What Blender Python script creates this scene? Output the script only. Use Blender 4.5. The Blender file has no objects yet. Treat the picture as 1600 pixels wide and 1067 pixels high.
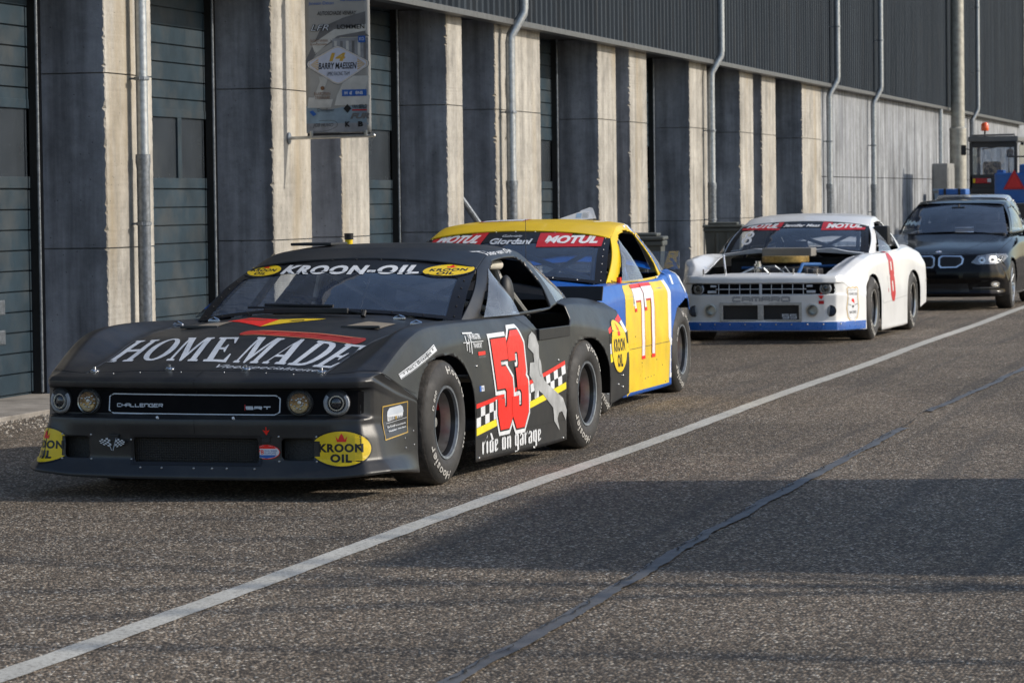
import bpy, bmesh, math, random
from mathutils import Vector, Matrix
from mathutils.bvhtree import BVHTree
from mathutils.geometry import tessellate_polygon
R = math.radians
random.seed(7)
scene = bpy.context.scene
COL = scene.collection

# ------------------------------------------------------------------ camera
cam_d = bpy.data.cameras.new('camera')
cam = bpy.data.objects.new('camera', cam_d); COL.objects.link(cam)
cam_d.sensor_width = 36.0
cam_d.lens = 5184.7 / 1600 * 36.0
cam_d.clip_start = 0.5; cam_d.clip_end = 1500
_F = Vector((-0.24533451, 0.96850508, -0.04253104)); _Rr = Vector((0.96943648, 0.24500849, -0.01279677)); _U = _Rr.cross(_F)
cam.matrix_world = Matrix(((_Rr.x, _U.x, -_F.x, 0), (_Rr.y, _U.y, -_F.y, 0), (_Rr.z, _U.z, -_F.z, 1.5), (0, 0, 0, 1)))
cam_d.dof.use_dof = True; cam_d.dof.focus_distance = 18.0; cam_d.dof.aperture_fstop = 11.0
scene.camera = cam

# ------------------------------------------------------------------ light
SUN_AZ, SUN_EL = R(10.0), R(29.0)          # azimuth measured from +X towards +Y
world = bpy.data.worlds.new('World'); scene.world = world; world.use_nodes = True
wn = world.node_tree
bg = wn.nodes['Background']
sky = wn.nodes.new('ShaderNodeTexSky'); sky.sky_type = 'NISHITA'; sky.sun_disc = False
sky.sun_elevation = SUN_EL; sky.sun_rotation = math.pi / 2 - SUN_AZ
sky.air_density = 1.0; sky.dust_density = 1.2; sky.ozone_density = 1.2
wn.links.new(sky.outputs[0], bg.inputs[0]); bg.inputs[1].default_value = 0.15
sun_d = bpy.data.lights.new('sun', 'SUN'); sun_d.energy = 3.5; sun_d.angle = R(0.9); sun_d.color = (1.0, 0.92, 0.80)
sun = bpy.data.objects.new('sun', sun_d); COL.objects.link(sun)
_sd = Vector((math.cos(SUN_EL) * math.cos(SUN_AZ), math.cos(SUN_EL) * math.sin(SUN_AZ), math.sin(SUN_EL)))
sun.rotation_euler = _sd.to_track_quat('Z', 'Y').to_euler(); sun.location = (20, 20, 30)
scene.view_settings.view_transform = 'Standard'; scene.view_settings.look = 'None'
scene.view_settings.exposure = 0.25; scene.view_settings.gamma = 1.0
scene.cycles.max_bounces = 8; scene.cycles.transparent_max_bounces = 16

# ------------------------------------------------------------------ materials
MATS = {}
def _nt(name):
    m = bpy.data.materials.new(name); m.use_nodes = True
    return m, m.node_tree, m.node_tree.nodes['Principled BSDF']
def _noise(nt, co, scale, detail=4, rough=.55, sc=None):
    if sc is not None:
        mp = nt.nodes.new('ShaderNodeMapping'); nt.links.new(co, mp.inputs[0]); mp.inputs['Scale'].default_value = sc; co = mp.outputs[0]
    n = nt.nodes.new('ShaderNodeTexNoise'); nt.links.new(co, n.inputs['Vector'])
    n.inputs['Scale'].default_value = scale; n.inputs['Detail'].default_value = detail; n.inputs['Roughness'].default_value = rough
    return n.outputs[0]
def _ramp(nt, fac, stops):
    r = nt.nodes.new('ShaderNodeValToRGB'); nt.links.new(fac, r.inputs[0])
    e = r.color_ramp.elements
    while len(e) < len(stops): e.new(.5)
    for k, (p, c) in enumerate(stops):
        e[k].position = p; e[k].color = (c if isinstance(c, tuple) else (c, c, c)) + (1,)
    return r.outputs[0]
def _mix(nt, fac, a, b, mode='MIX'):
    m = nt.nodes.new('ShaderNodeMix'); m.data_type = 'RGBA'; m.blend_type = mode
    for s, v in ((m.inputs[0], fac), (m.inputs[6], a), (m.inputs[7], b)):
        if isinstance(v, (int, float)): s.default_value = v
        elif isinstance(v, tuple): s.default_value = v + (1,)
        else: nt.links.new(v, s)
    return m.outputs[2]
def _bump(nt, h, st, dist, bsdf, prev=None):
    b = nt.nodes.new('ShaderNodeBump'); nt.links.new(h, b.inputs['Height'])
    b.inputs['Strength'].default_value = st; b.inputs['Distance'].default_value = dist
    if prev is not None: nt.links.new(prev, b.inputs['Normal'])
    nt.links.new(b.outputs[0], bsdf.inputs['Normal']); return b.outputs[0]
def mat(name, col, rough=.5, metal=0., var=.12, scale=6., bump=0., bscale=60., coat=0., spec=None, dirt=0., emit=0., rvar=.1):
    """plain procedural surface: base colour with soft wear variation, optional bump and dirt"""
    if name in MATS: return MATS[name]
    m, nt, b = _nt(name)
    co = nt.nodes.new('ShaderNodeTexCoord').outputs['Object']
    n = _noise(nt, co, scale, 5)
    lo = tuple(max(0, c * (1 - var)) for c in col); hi = tuple(min(1, c * (1 + var)) for c in col)
    c = _ramp(nt, n, [(.3, lo), (.7, hi)])
    if dirt:
        n2 = _noise(nt, co, 2.3, 8, .7)
        c = _mix(nt, _ramp(nt, n2, [(.45, 0.), (.75, dirt)]), c, (.13, .115, .095))
    nt.links.new(c, b.inputs['Base Color'])
    rr = _ramp(nt, _noise(nt, co, scale * 1.7, 6, .6), [(.25, max(0, rough - rvar)), (.75, min(1, rough + rvar))])
    nt.links.new(rr, b.inputs['Roughness'])
    b.inputs['Metallic'].default_value = metal
    if coat: b.inputs['Coat Weight'].default_value = coat; b.inputs['Coat Roughness'].default_value = .04
    if spec is not None: b.inputs['Specular IOR Level'].default_value = spec
    if bump: _bump(nt, _noise(nt, co, bscale, 4), bump, .004, b)
    if emit: b.inputs['Emission Color'].default_value = col + (1,); b.inputs['Emission Strength'].default_value = emit
    MATS[name] = m; return m
def glass(name, tint=(.8, .88, .9), refl=1.0, rough=.02, haze=0.0, hazecol=(.5, .55, .6), ior=1.5):
    """thin sheet of glass or clear plastic: tinted see-through with a fresnel reflection and a diffuse haze for film and painted sky reflection"""
    if name in MATS: return MATS[name]
    m = bpy.data.materials.new(name); m.use_nodes = True; nt = m.node_tree; nt.nodes.clear()
    out = nt.nodes.new('ShaderNodeOutputMaterial')
    tr = nt.nodes.new('ShaderNodeBsdfTransparent'); tr.inputs[0].default_value = tint + (1,)
    gl = nt.nodes.new('ShaderNodeBsdfGlossy'); gl.inputs['Roughness'].default_value = rough; gl.inputs[0].default_value = (refl, refl, refl, 1)
    co = nt.nodes.new('ShaderNodeTexCoord').outputs['Object']
    fr = nt.nodes.new('ShaderNodeFresnel'); fr.inputs[0].default_value = ior
    bp = nt.nodes.new('ShaderNodeBump'); nt.links.new(_noise(nt, co, 3.0, 2, .4), bp.inputs['Height']); bp.inputs['Strength'].default_value = .35; bp.inputs['Distance'].default_value = .02
    nt.links.new(bp.outputs[0], gl.inputs['Normal']); nt.links.new(bp.outputs[0], fr.inputs['Normal'])
    mx = nt.nodes.new('ShaderNodeMixShader'); nt.links.new(fr.outputs[0], mx.inputs[0]); nt.links.new(tr.outputs[0], mx.inputs[1]); nt.links.new(gl.outputs[0], mx.inputs[2])
    df = nt.nodes.new('ShaderNodeBsdfDiffuse'); df.inputs[0].default_value = hazecol + (1,)
    m2 = nt.nodes.new('ShaderNodeMixShader')
    nt.links.new(_ramp(nt, _noise(nt, co, 5., 6, .7), [(.3, haze * .5), (.8, haze * 1.6)]), m2.inputs[0])
    nt.links.new(mx.outputs[0], m2.inputs[1]); nt.links.new(df.outputs[0], m2.inputs[2])
    nt.links.new(m2.outputs[0], out.inputs[0]); MATS[name] = m; return m

# ------------------------------------------------------------------ mesh helpers
class MB:
    """collects shapes for ONE mesh object"""
    def __init__(s): s.v = []; s.f = []; s.m = []; s.mi = 0; s.M = None; s.mats = []
    def use(s, m):
        if m not in s.mats: s.mats.append(m)
        s.mi = s.mats.index(m); return s
    def add(s, vs, fs):
        o = len(s.v)
        s.v += [tuple(s.M @ Vector(p)) if s.M else tuple(p) for p in vs]
        s.f += [tuple(i + o for i in f) for f in fs]; s.m += [s.mi] * len(fs); return s
    def box(s, a, b, bev=0.):
        x0, y0, z0 = a; x1, y1, z1 = b
        if x0 > x1: x0, x1 = x1, x0
        if y0 > y1: y0, y1 = y1, y0
        if z0 > z1: z0, z1 = z1, z0
        if not bev:
            vs = [(x, y, z) for z in (z0, z1) for y in (y0, y1) for x in (x0, x1)]
            return s.add(vs, [(0, 2, 3, 1), (4, 5, 7, 6), (0, 1, 5, 4), (2, 6, 7, 3), (0, 4, 6, 2), (1, 3, 7, 5)])
        bm = bmesh.new(); bmesh.ops.create_cube(bm, size=1)
        for v in bm.verts: v.co = Vector(((x0 + x1) / 2 + v.co.x * (x1 - x0), (y0 + y1) / 2 + v.co.y * (y1 - y0), (z0 + z1) / 2 + v.co.z * (z1 - z0)))
        bmesh.ops.bevel(bm, geom=bm.edges[:], offset=bev, segments=2, affect='EDGES', profile=.6)
        return s.bm(bm)
    def bm(s, bm):
        bm.verts.index_update(); s.add([v.co[:] for v in bm.verts], [tuple(v.index for v in f.verts) for f in bm.faces]); bm.free(); return s
    def tube(s, pts, r, n=10, cap=True):
        pts = [Vector(p) for p in pts]; rs = r if isinstance(r, (list, tuple)) else [r] * len(pts)
        rings = []; up = None
        for i, p in enumerate(pts):
            t = (pts[min(i + 1, len(pts) - 1)] - pts[max(i - 1, 0)]).normalized()
            if up is None: up = Vector((0, 0, 1)) if abs(t.z) < .9 else Vector((1, 0, 0))
            sd = t.cross(up).normalized(); up = sd.cross(t).normalized()
            rings.append([p + (sd * math.cos(a) + up * math.sin(a)) * rs[i] for a in (2 * math.pi * k / n for k in range(n))])
        vs = [v for rg in rings for v in rg]; fs = []
        for i in range(len(pts) - 1):
            for k in range(n): fs.append((i * n + k, i * n + (k + 1) % n, (i + 1) * n + (k + 1) % n, (i + 1) * n + k))
        if cap: fs.append(tuple(range(n - 1, -1, -1))); fs.append(tuple((len(pts) - 1) * n + k for k in range(n)))
        return s.add(vs, fs)
    def lathe(s, prof, origin=(0, 0, 0), axis='z', n=32, a0=0, a1=2 * math.pi):
        """prof: (radius, height along axis)"""
        o = Vector(origin); full = abs(a1 - a0 - 2 * math.pi) < 1e-6; m = n if full else n + 1
        def P(r, h, a):
            c, sn = math.cos(a) * r, math.sin(a) * r
            return o + Vector((c, sn, h) if axis == 'z' else ((h, c, sn) if axis == 'x' else (c, h, sn)))
        vs = [P(r, h, a0 + (a1 - a0) * k / n) for r, h in prof for k in range(m)]; fs = []
        for i in range(len(prof) - 1):
            for k in range(n): fs.append((i * m + k, i * m + (k + 1) % m, (i + 1) * m + (k + 1) % m, (i + 1) * m + k))
        return s.add(vs, fs)
    def prism(s, poly, d, O=(0, 0, 0), A=(1, 0, 0), B=(0, 0, 1)):
        """2D polygon (a,b) in the frame O,A,B extruded by vector d"""
        O, A, B, d = Vector(O), Vector(A), Vector(B), Vector(d); n = len(poly)
        p = [O + A * a + B * b for a, b in poly]; q = [x + d for x in p]
        tr = tessellate_polygon([p])
        fs = [tuple(t) for t in tr] + [tuple(i + n for i in t[::-1]) for t in tr] + [(i, (i + 1) % n, (i + 1) % n + n, i + n) for i in range(n)]
        return s.add(p + q, fs)
    def ell(s, c, r, nu=16, nv=10):
        c = Vector(c); vs = []; fs = []
        for i in range(nv + 1):
            th = math.pi * i / nv
            for k in range(nu):
                a = 2 * math.pi * k / nu; vs.append(c + Vector((r[0] * math.sin(th) * math.cos(a), r[1] * math.sin(th) * math.sin(a), r[2] * math.cos(th))))
        for i in range(nv):
            for k in range(nu): fs.append((i * nu + k, i * nu + (k + 1) % nu, (i + 1) * nu + (k + 1) % nu, (i + 1) * nu + k))
        return s.add(vs, fs)
    def build(s, name, m=None, parent=None, smooth=False, angle=35, fix=True, solid=0.):
        me = bpy.data.meshes.new(name); me.from_pydata(s.v, [], s.f)
        ms = s.mats or [m]
        for x in ms: me.materials.append(x)
        if len(ms) > 1: me.polygons.foreach_set('material_index', s.m)
        me.validate()
        if fix or smooth:
            bm = bmesh.new(); bm.from_mesh(me)
            if smooth: bmesh.ops.remove_doubles(bm, verts=bm.verts, dist=1e-5)
            if fix: bmesh.ops.recalc_face_normals(bm, faces=bm.faces)
            if smooth:
                ca = R(angle)
                for f in bm.faces: f.smooth = True
                for e in bm.edges:
                    e.smooth = not (len(e.link_faces) == 2 and e.calc_face_angle(0) > ca)
            bm.to_mesh(me); bm.free()
        o = bpy.data.objects.new(name, me); COL.objects.link(o)
        if parent: o.parent = parent
        if solid:
            sm = o.modifiers.new('thickness', 'SOLIDIFY'); sm.thickness = solid; sm.offset = -1
        return o
def thing(name, label, cat, loc=(0, 0, 0), rz=0., group=None):
    o = bpy.data.objects.new(name, None); COL.objects.link(o); o.empty_display_size = .2
    o.location = loc; o.rotation_euler = (0, 0, rz); return tag(o, label, cat, group)
def tag(o, label, cat, group=None):
    o['label'] = label; o['category'] = cat
    if group: o['group'] = group
    return o
def struct(o): o['kind'] = 'structure'; return o
def lerp(a, b, t): return a + (b - a) * t
def interp(x, pts):
    if x <= pts[0][0]: return pts[0][1]
    for (a, u), (b, v) in zip(pts, pts[1:]):
        if x <= b: return u + (v - u) * (x - a) / (b - a)
    return pts[-1][1]
def smooth01(t): t = max(0., min(1., t)); return t * t * (3 - 2 * t)
def copy_part(o, parent, loc=None):
    c = o.copy(); COL.objects.link(c); c.parent = parent
    if loc is not None: c.location = loc
    return c
def copy_tree(o, parent=None):
    c = o.copy(); COL.objects.link(c)
    if parent: c.parent = parent
    for ch in list(o.children): copy_tree(ch, c)
    return c
# ================================================================== SETTING
def asphalt_mat():
    m, nt, b = _nt('asphalt')
    co = nt.nodes.new('ShaderNodeTexCoord').outputs['Object']
    def vor(scale, out='Color', feat='F1'):
        v = nt.nodes.new('ShaderNodeTexVoronoi'); nt.links.new(co, v.inputs['Vector']); v.inputs['Scale'].default_value = scale; v.feature = feat
        return v
    v1 = vor(78); v2 = vor(150)
    sep = nt.nodes.new('ShaderNodeSeparateColor'); nt.links.new(v1.outputs['Color'], sep.inputs[0])
    stone = _ramp(nt, sep.outputs[0], [(0., (.030, .024, .018)), (.30, (.115, .088, .064)), (.62, (.27, .208, .150)), (.82, (.42, .335, .248)), (.94, (.70, .61, .49)), (1., (.98, .92, .80))])
    sep2 = nt.nodes.new('ShaderNodeSeparateColor'); nt.links.new(v2.outputs['Color'], sep2.inputs[0])
    fine = _ramp(nt, sep2.outputs[1], [(0., (.055, .045, .036)), (.7, (.19, .152, .117)), (1., (.50, .43, .34))])
    c = _mix(nt, .22, stone, fine)
    gap = _ramp(nt, v1.outputs['Distance'], [(.35, 1.), (.62, .30)])
    c = _mix(nt, 1., c, gap, 'MULTIPLY')
    big = _ramp(nt, _noise(nt, co, .5, 6, .6, (1.2, .35, 1)), [(.3, .72), (.7, 1.15)])
    c = _mix(nt, 1., c, big, 'MULTIPLY')
    oil = _ramp(nt, _noise(nt, co, 1.1, 7, .7), [(.58, 0.), (.72, .45)])
    c = _mix(nt, oil, c, (.03, .028, .027))
    # tyre marks running along the lane, and paler worn patches
    tm = _ramp(nt, _noise(nt, co, 3.0, 3, .5, (1.6, .03, 1)), [(.56, 0.), (.66, .38)])
    c = _mix(nt, tm, c, (.045, .042, .040))
    pat = _ramp(nt, _noise(nt, co, .22, 3, .5), [(.48, .86), (.52, 1.06)])
    c = _mix(nt, 1., c, pat, 'MULTIPLY')
    c = _mix(nt, _ramp(nt, _noise(nt, co, 1.6, 5, .75, (.35, 2.2, 1)), [(.55, 0.), (.70, .30)]), c, (.055, .05, .047))
    nt.links.new(c, b.inputs['Base Color']); b.inputs['Roughness'].default_value = .80; b.inputs['Specular IOR Level'].default_value = .3
    h = _ramp(nt, v1.outputs['Distance'], [(.0, 1.), (.65, 0.)])
    _bump(nt, h, .9, .006, b)
    return m
def concrete_mat(name='concrete', base=(.365, .345, .308), stain=(.31, .245, .15), streak=.55):
    m, nt, b = _nt(name)
    co = nt.nodes.new('ShaderNodeTexCoord').outputs['Object']
    n1 = _noise(nt, co, 1.3, 9, .65)
    c = _ramp(nt, n1, [(.25, tuple(x * .52 for x in base)), (.5, base), (.75, tuple(min(.62, x * 1.36) for x in base))])
    st = _ramp(nt, _noise(nt, co, 5.0, 6, .6, (1, 1, .06)), [(.35, 1 - streak * .55), (.65, 1.08)])
    c = _mix(nt, 1., c, st, 'MULTIPLY')
    bl = _ramp(nt, _noise(nt, co, 9., 8, .75), [(.3, .80), (.62, 1.1)])
    c = _mix(nt, 1., c, bl, 'MULTIPLY')
    sp = _ramp(nt, _noise(nt, co, 1.9, 5, .6, (1, 1, .14)), [(.52, 0.), (.72, .6)])
    c = _mix(nt, sp, c, stain)
    vo = nt.nodes.new('ShaderNodeTexVoronoi'); nt.links.new(co, vo.inputs['Vector']); vo.inputs['Scale'].default_value = 14
    pore = _ramp(nt, vo.outputs['Distance'], [(.05, 0.), (.10, 1.)])
    c = _mix(nt, .55, c, pore, 'MULTIPLY')
    nt.links.new(c, b.inputs['Base Color']); b.inputs['Roughness'].default_value = .88; b.inputs['Specular IOR Level'].default_value = .25
    p = _bump(nt, _noise(nt, co, 35, 6, .7), .35, .01, b)
    _bump(nt, pore, .5, .008, b, p)
    return m
M_asph = asphalt_mat(); M_conc = concrete_mat(); M_conc2 = concrete_mat('concrete_pale', (.33, .345, .365), (.20, .215, .25), 1.25)
M_cshade = concrete_mat('concrete_shade_side', (.275, .29, .325), (.38, .40, .44), 1.0)  # pillar concrete again, made cooler and darker to paint in shade
def paint_line_mat():
    m, nt, b = _nt('road_paint')
    co = nt.nodes.new('ShaderNodeTexCoord').outputs['Object']
    c = _ramp(nt, _noise(nt, co, 60, 5, .7), [(.36, (.17, .155, .135)), (.46, (.44, .43, .39)), (.7, (.56, .55, .51))])
    c = _mix(nt, .7, c, _ramp(nt, _noise(nt, co, 2.2, 6, .7), [(.3, .66), (.65, 1.)]), 'MULTIPLY')
    nt.links.new(c, b.inputs['Base Color']); b.inputs['Roughness'].default_value = .8
    _bump(nt, _noise(nt, co, 90, 4, .6), .5, .004, b); return m
M_line = paint_line_mat()
M_tar = mat('tar_sealant', (.085, .086, .09), .55, var=.3, scale=5, bump=.5, bscale=25)
M_galv = mat('galvanised_steel', (.36, .39, .42), .42, metal=.75, var=.22, scale=22, bump=.1)
M_galvd = mat('weathered_galvanised_steel', (.20, .22, .245), .5, metal=.7, var=.35, scale=26, bump=.15)
M_clad = None
def clad_mat():
    m, nt, b = _nt('cladding_steel')
    co = nt.nodes.new('ShaderNodeTexCoord').outputs['Object']
    c = _ramp(nt, _noise(nt, co, 2.2, 5, .6, (1, 1, .08)), [(.3, (.014, .020, .028)), (.7, (.034, .044, .056))])
    c = _mix(nt, _ramp(nt, _noise(nt, co, 7, 6, .7, (1, 1, .1)), [(.52, 0.), (.72, .35)]), c, (.06, .056, .05))
    nt.links.new(c, b.inputs['Base Color']); b.inputs['Roughness'].default_value = .65; b.inputs['Specular IOR Level'].default_value = .15
    return m
M_clad = clad_mat()
M_door = mat('garage_door_paint', (.020, .036, .050), .6, var=.25, scale=3, dirt=.3, spec=.25)
M_doorwin = mat('garage_door_window_film', (.035, .042, .05), .22, var=.2, scale=2)
M_black = mat('black_rubber', (.012, .012, .013), .6, var=.2)
M_navy = mat('navy_door_paint', (.012, .030, .062), .42, var=.3, scale=3, dirt=.1)
M_pave = concrete_mat('pavement_concrete', (.26, .24, .215), (.18, .16, .14), .2)

# ground ------------------------------------------------------------
mb = MB(); mb.add([(-400, -60, 0), (400, -60, 0), (400, 900, 0), (-400, 900, 0)], [(0, 1, 2, 3)])
struct(mb.build('asphalt_ground', M_asph))
# white edge line, slightly ragged sides
mb = MB(); vs = []; N = 700
for k in range(N + 1):
    y = 3 + k * .16
    xc = -4.19 + .012 * math.sin(y * .7); w = .060
    vs += [(xc - w + random.uniform(-.004, .004), y, .004), (xc + w + random.uniform(-.004, .004), y, .004)]
mb.add(vs, [(2 * k, 2 * k + 1, 2 * k + 3, 2 * k + 2) for k in range(N)]); struct(mb.build('white_line', M_line, fix=False))
# tar seam with ragged outline
mb = MB(); vs = []; N = 620; wob = 0.; wl = wr = .04
for k in range(N + 1):
    y = 7 + k * .05
    if y < 21.2 or y > 23.2: pass
    xc = interp(y, [(7, -2.70), (10, -2.718), (11.64, -2.722), (14.4, -2.786), (15.9, -2.80), (17.2, -2.80), (21.7, -2.80), (23, -2.83), (28.4, -2.706), (40, -2.75)])
    if k % 3 == 0: wob = .8 * wob + random.uniform(-.007, .007)
    if k % 2 == 0: wl = .7 * wl + .3 * (.032 + random.uniform(-.022, .020)); wr = .7 * wr + .3 * (.032 + random.uniform(-.022, .020))
    vs += [(xc + wob - wl, y, .008), (xc + wob + wr, y, .008)]
mb.add(vs, [(2 * k, 2 * k + 1, 2 * k + 3, 2 * k + 2) for k in range(N) if not 284 < k < 318]); struct(mb.build('tar_seam', M_tar, fix=False))
mb = MB(); vs = []; wob = 0
for k in range(700):
    y = 7 + k * .03; wob = .85 * wob + random.uniform(-.010, .010)
    xc = interp(y, [(7, -2.70), (10, -2.718), (11.64, -2.722), (14.4, -2.786), (15.9, -2.80), (17.2, -2.80), (21.7, -2.80), (23, -2.83), (28.4, -2.706), (40, -2.75)]) - .012 + wob
    w = random.uniform(0, .006) if (k // 14) % 3 else 0.0004
    vs += [(xc - w, y, .0125), (xc + w, y, .0125)]
mb.add(vs, [(2 * k, 2 * k + 1, 2 * k + 3, 2 * k + 2) for k in range(699) if y > 0]); struct(mb.build('seam_crack', mat('crack_black', (.012, .011, .010), .9), fix=False))
# concrete pavement along the building, with a kerb and gravel in front of it
mb = MB()
y = 8.
while y < 110:
    mb.box((-10.6, y, -.02), (-9.12, y + 2.98, .035), .006); y += 3.
struct(mb.build('pavement', M_pave))
M_grav = mat('gravel_stone', (.30, .27, .23), .9, var=.5, scale=30)
mb = MB()
for k in range(2600):
    y = random.uniform(14, 34) if k < 2000 else random.uniform(34, 70)
    x = -9.12 + abs(random.gauss(0, .30)); s = random.uniform(.006, .020)
    a = random.uniform(0, 3.14); c, sn = math.cos(a) * s, math.sin(a) * s
    mb.add([(x - c, y - sn, 0), (x + sn, y - c, 0), (x + c, y + sn, 0), (x - sn, y + c, 0), (x + random.uniform(-.3, .3) * s, y + random.uniform(-.3, .3) * s, s * .9)], [(0, 1, 4), (1, 2, 4), (2, 3, 4), (3, 0, 4)])
g = mb.build('loose_gravel', M_grav); g['kind'] = 'stuff'; g['label'] = 'loose pale gravel scattered along the pavement edge'; g['category'] = 'gravel'

# pit building ------------------------------------------------------
XF, XB = -9.4, -10.0
pit = thing('pit_building', 'long concrete pit garage building with dark corrugated cladding above its doors', 'building', (XF, 24, 0))
pit_o = Vector(pit.location)
def P(mb, name, m, parent=None, **k):
    """build a building part given in world coordinates"""
    mb.v = [(v[0] - pit_o.x, v[1] - pit_o.y, v[2] - pit_o.z) for v in mb.v]
    return mb.build(name, m, parent or pit, **k)
JOINTS = [0.03, 1.165, 2.53, 3.55]
def pillar(y0, y1, seed):
    rnd = random.Random(seed); mb = MB(); mb.use(M_conc)
    for z0, z1 in zip(JOINTS, JOINTS[1:]):
        z0 += .005; z1 -= .005; n = 60; vs = []
        ch = [max(.004, .010 + rnd.gauss(0, .004) + (rnd.uniform(.01, .03) if rnd.random() < .05 else 0)) for _ in range(n + 1)]
        ch2 = [max(.004, .008 + rnd.gauss(0, .003)) for _ in range(n + 1)]
        for k in range(n + 1):
            z = z0 + (z1 - z0) * k / n; c = ch[k]; d = ch2[k]
            vs += [(XB - .3, y0, z), (XF - c, y0, z), (XF - rnd.uniform(0, .002), y0 + c * .8, z), (XF, y1 - d, z), (XF - d, y1, z), (XB - .3, y1, z)]
        mb.use(M_conc)
        mb.add(vs, [(6 * k + j, 6 * k + j + 1, 6 * k + j + 7, 6 * k + j + 6) for k in range(n) for j in (1, 2, 3, 4)])
        mb.use(M_cshade)
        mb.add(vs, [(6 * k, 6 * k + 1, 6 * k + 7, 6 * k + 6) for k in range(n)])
        mb.use(M_conc)
        mb.add([vs[i] for i in range(6)], [(0, 1, 2, 3, 4, 5)]); mb.add([vs[n * 6 + i] for i in range(6)], [(0, 1, 2, 3, 4, 5)])
    mb.use(M_cshade); mb.box((XB - .3, y0 + .03, .03), (XF - .03, y1 - .03, 3.5))
    return P(mb, 'concrete_pillar', None, fix=True)
FINS = [(19.9, 21.0), (24.32, 25.36), (28.45, 29.57), (30.55, 31.45), (34.42, 35.05), (36.5, 38.64), (41.8, 42.86), (43.74, 44.83), (47.9, 49.24), (52.05, 53.22), (54.06, 55.38), (58.2, 60.33)]
for i, (a, b) in enumerate(FINS): pillar(a, b, i)
# doors
def garage_door(y0, y1, win=True):
    mb = MB(); X = XB; z = .05
    e = .0
    while z < 3.6:
        h = .158
        inwin = win and 1.66 < z + h * .5 < 2.32
        if not inwin:
            mb.box((X - .05, y0, z + .006), (X, y1, z + h - .006), .004)
        z += h
    mb.box((X - .06, y0, .03), (X - .02, y1, 3.7))
    d = P(mb, 'garage_door', M_door)
    if win:
        z0, z1 = 1.64, 2.33; nw = max(2, round((y1 - y0) / .85)); step = (y1 - y0 - .1) / nw
        mb = MB(); mb.box((X - .05, y0, z0), (X + .004, y1, z0 + .09), .004); mb.box((X - .05, y0, z1 - .07), (X + .004, y1, z1), .004)
        for k in range(nw + 1):
            yy = y0 + .05 + k * step; mb.box((X - .05, yy - .05, z0 + .09), (X + .0035, yy + .05, z1 - .07), .004)
        P(mb, 'window_frame', M_door, d).location = (0, 0, 0)
        mb = MB(); mb.box((X - .05, y0 + .02, z0 + .09), (X - .018, y1 - .02, z1 - .07)); P(mb, 'window_pane', M_doorwin, d)
    mb = MB(); mb.box((X - .04, y0 - .0, .03), (X + .05, y0 + .07, 3.6)); P(mb, 'door_seal', M_black, d)
    mb = MB(); mb.box((X - .04, y1 - .10, .03), (X + .07, y1, 3.6)); P(mb, 'door_seal', M_black, d)
    mb = MB(); mb.tube([(X + .085, y1 - .13, .05), (X + .085, y1 - .13, 3.6)], .012, 8); P(mb, 'guide_rail', M_galvd, d)
    return d
DOORS = [(21.0, 24.32), (25.36, 28.45), (31.45, 34.42), (38.64, 41.8), (44.83, 47.9), (49.24, 52.05), (55.38, 58.2)]
doors = [garage_door(a, b, i != 5) for i, (a, b) in enumerate(DOORS)]
# ventilation grilles and maker's plate on the nearest door
for z in (.73, .50):
    mb = MB(); mb.box((XB, 23.38, z - .055), (XB + .008, 23.66, z + .055), .003)
    for k in range(7): mb.box((XB + .008, 23.40, z - .045 + k * .0135), (XB + .014, 23.64, z - .039 + k * .0135))
    P(mb, 'vent_grille', M_galvd, doors[0])
# recesses between the twin pillars
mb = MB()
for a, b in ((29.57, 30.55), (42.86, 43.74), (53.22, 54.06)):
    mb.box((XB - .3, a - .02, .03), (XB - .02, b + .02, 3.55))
P(mb, 'recess_wall', M_cshade)
mb = MB(); mb.box((XB - .5, 35.04, .03), (XB - .25, 36.52, 3.55)); P(mb, 'recess_door', M_navy)
mb = MB(); mb.box((XB - .25, 35.62, 1.95), (XB - .243, 36.38, 2.03), .002); P(mb, 'door_sticker', mat('peeled_paper', (.25, .26, .27), .8, var=.4, scale=15))
# plain end wall
mb = MB(); mb.use(M_conc2)
y = 60.34
while y < 128:
    for z0, z1 in ((.03, 1.85), (1.862, 3.9)):
        mb.box((XF - .35, y, z0), (XF + .003, y + 4.78, z1), .006)
    y += 4.8
P(mb, 'end_wall', None)
# upper storey: corrugated cladding, drip edge, soffit
mb = MB(); vs = []; fs = []
y = 15.; prof = []
while y < 97.6:
    prof += [(XF + .10, y), (XF + .10, y + .14), (XF + .135, y + .165), (XF + .135, y + .225)]
    y += .25
for x, yy in prof: vs += [(x, yy, 3.56), (x, yy, 9.5)]
n = len(prof); fs = [(2 * k, 2 * k + 2, 2 * k + 3, 2 * k + 1) for k in range(n - 1)]
mb.add(vs, fs); mb.box((XF - .9, 15, 3.62), (XF + .08, 97.55, 9.45)); P(mb, 'corrugated_cladding', M_clad)
mb = MB(); mb.box((XF + .02, 15, 3.49), (XF + .165, 97.7, 3.555), .004); mb.box((XF + .08, 97.55, 3.556), (XF + .17, 97.68, 9.5)); P(mb, 'drip_edge', mat('drip_edge_steel', (.10, .10, .10), .5, metal=.3))
mb = MB(); mb.box((XB - 1, 15, 3.552), (XF + .06, 97.4, 3.61)); P(mb, 'soffit', mat('soffit_board', (.05, .05, .055), .8))
mb = MB(); mb.box((XB - 20, 15, 9.5), (XF + .3, 97.8, 9.75), .02); P(mb, 'roof', mat('roof_edge', (.09, .095, .10), .5))
mb = MB(); mb.box((XB - 20, 15, .0), (XB - .6, 97.4, 9.49)); P(mb, 'back_wall', M_cshade)
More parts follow.
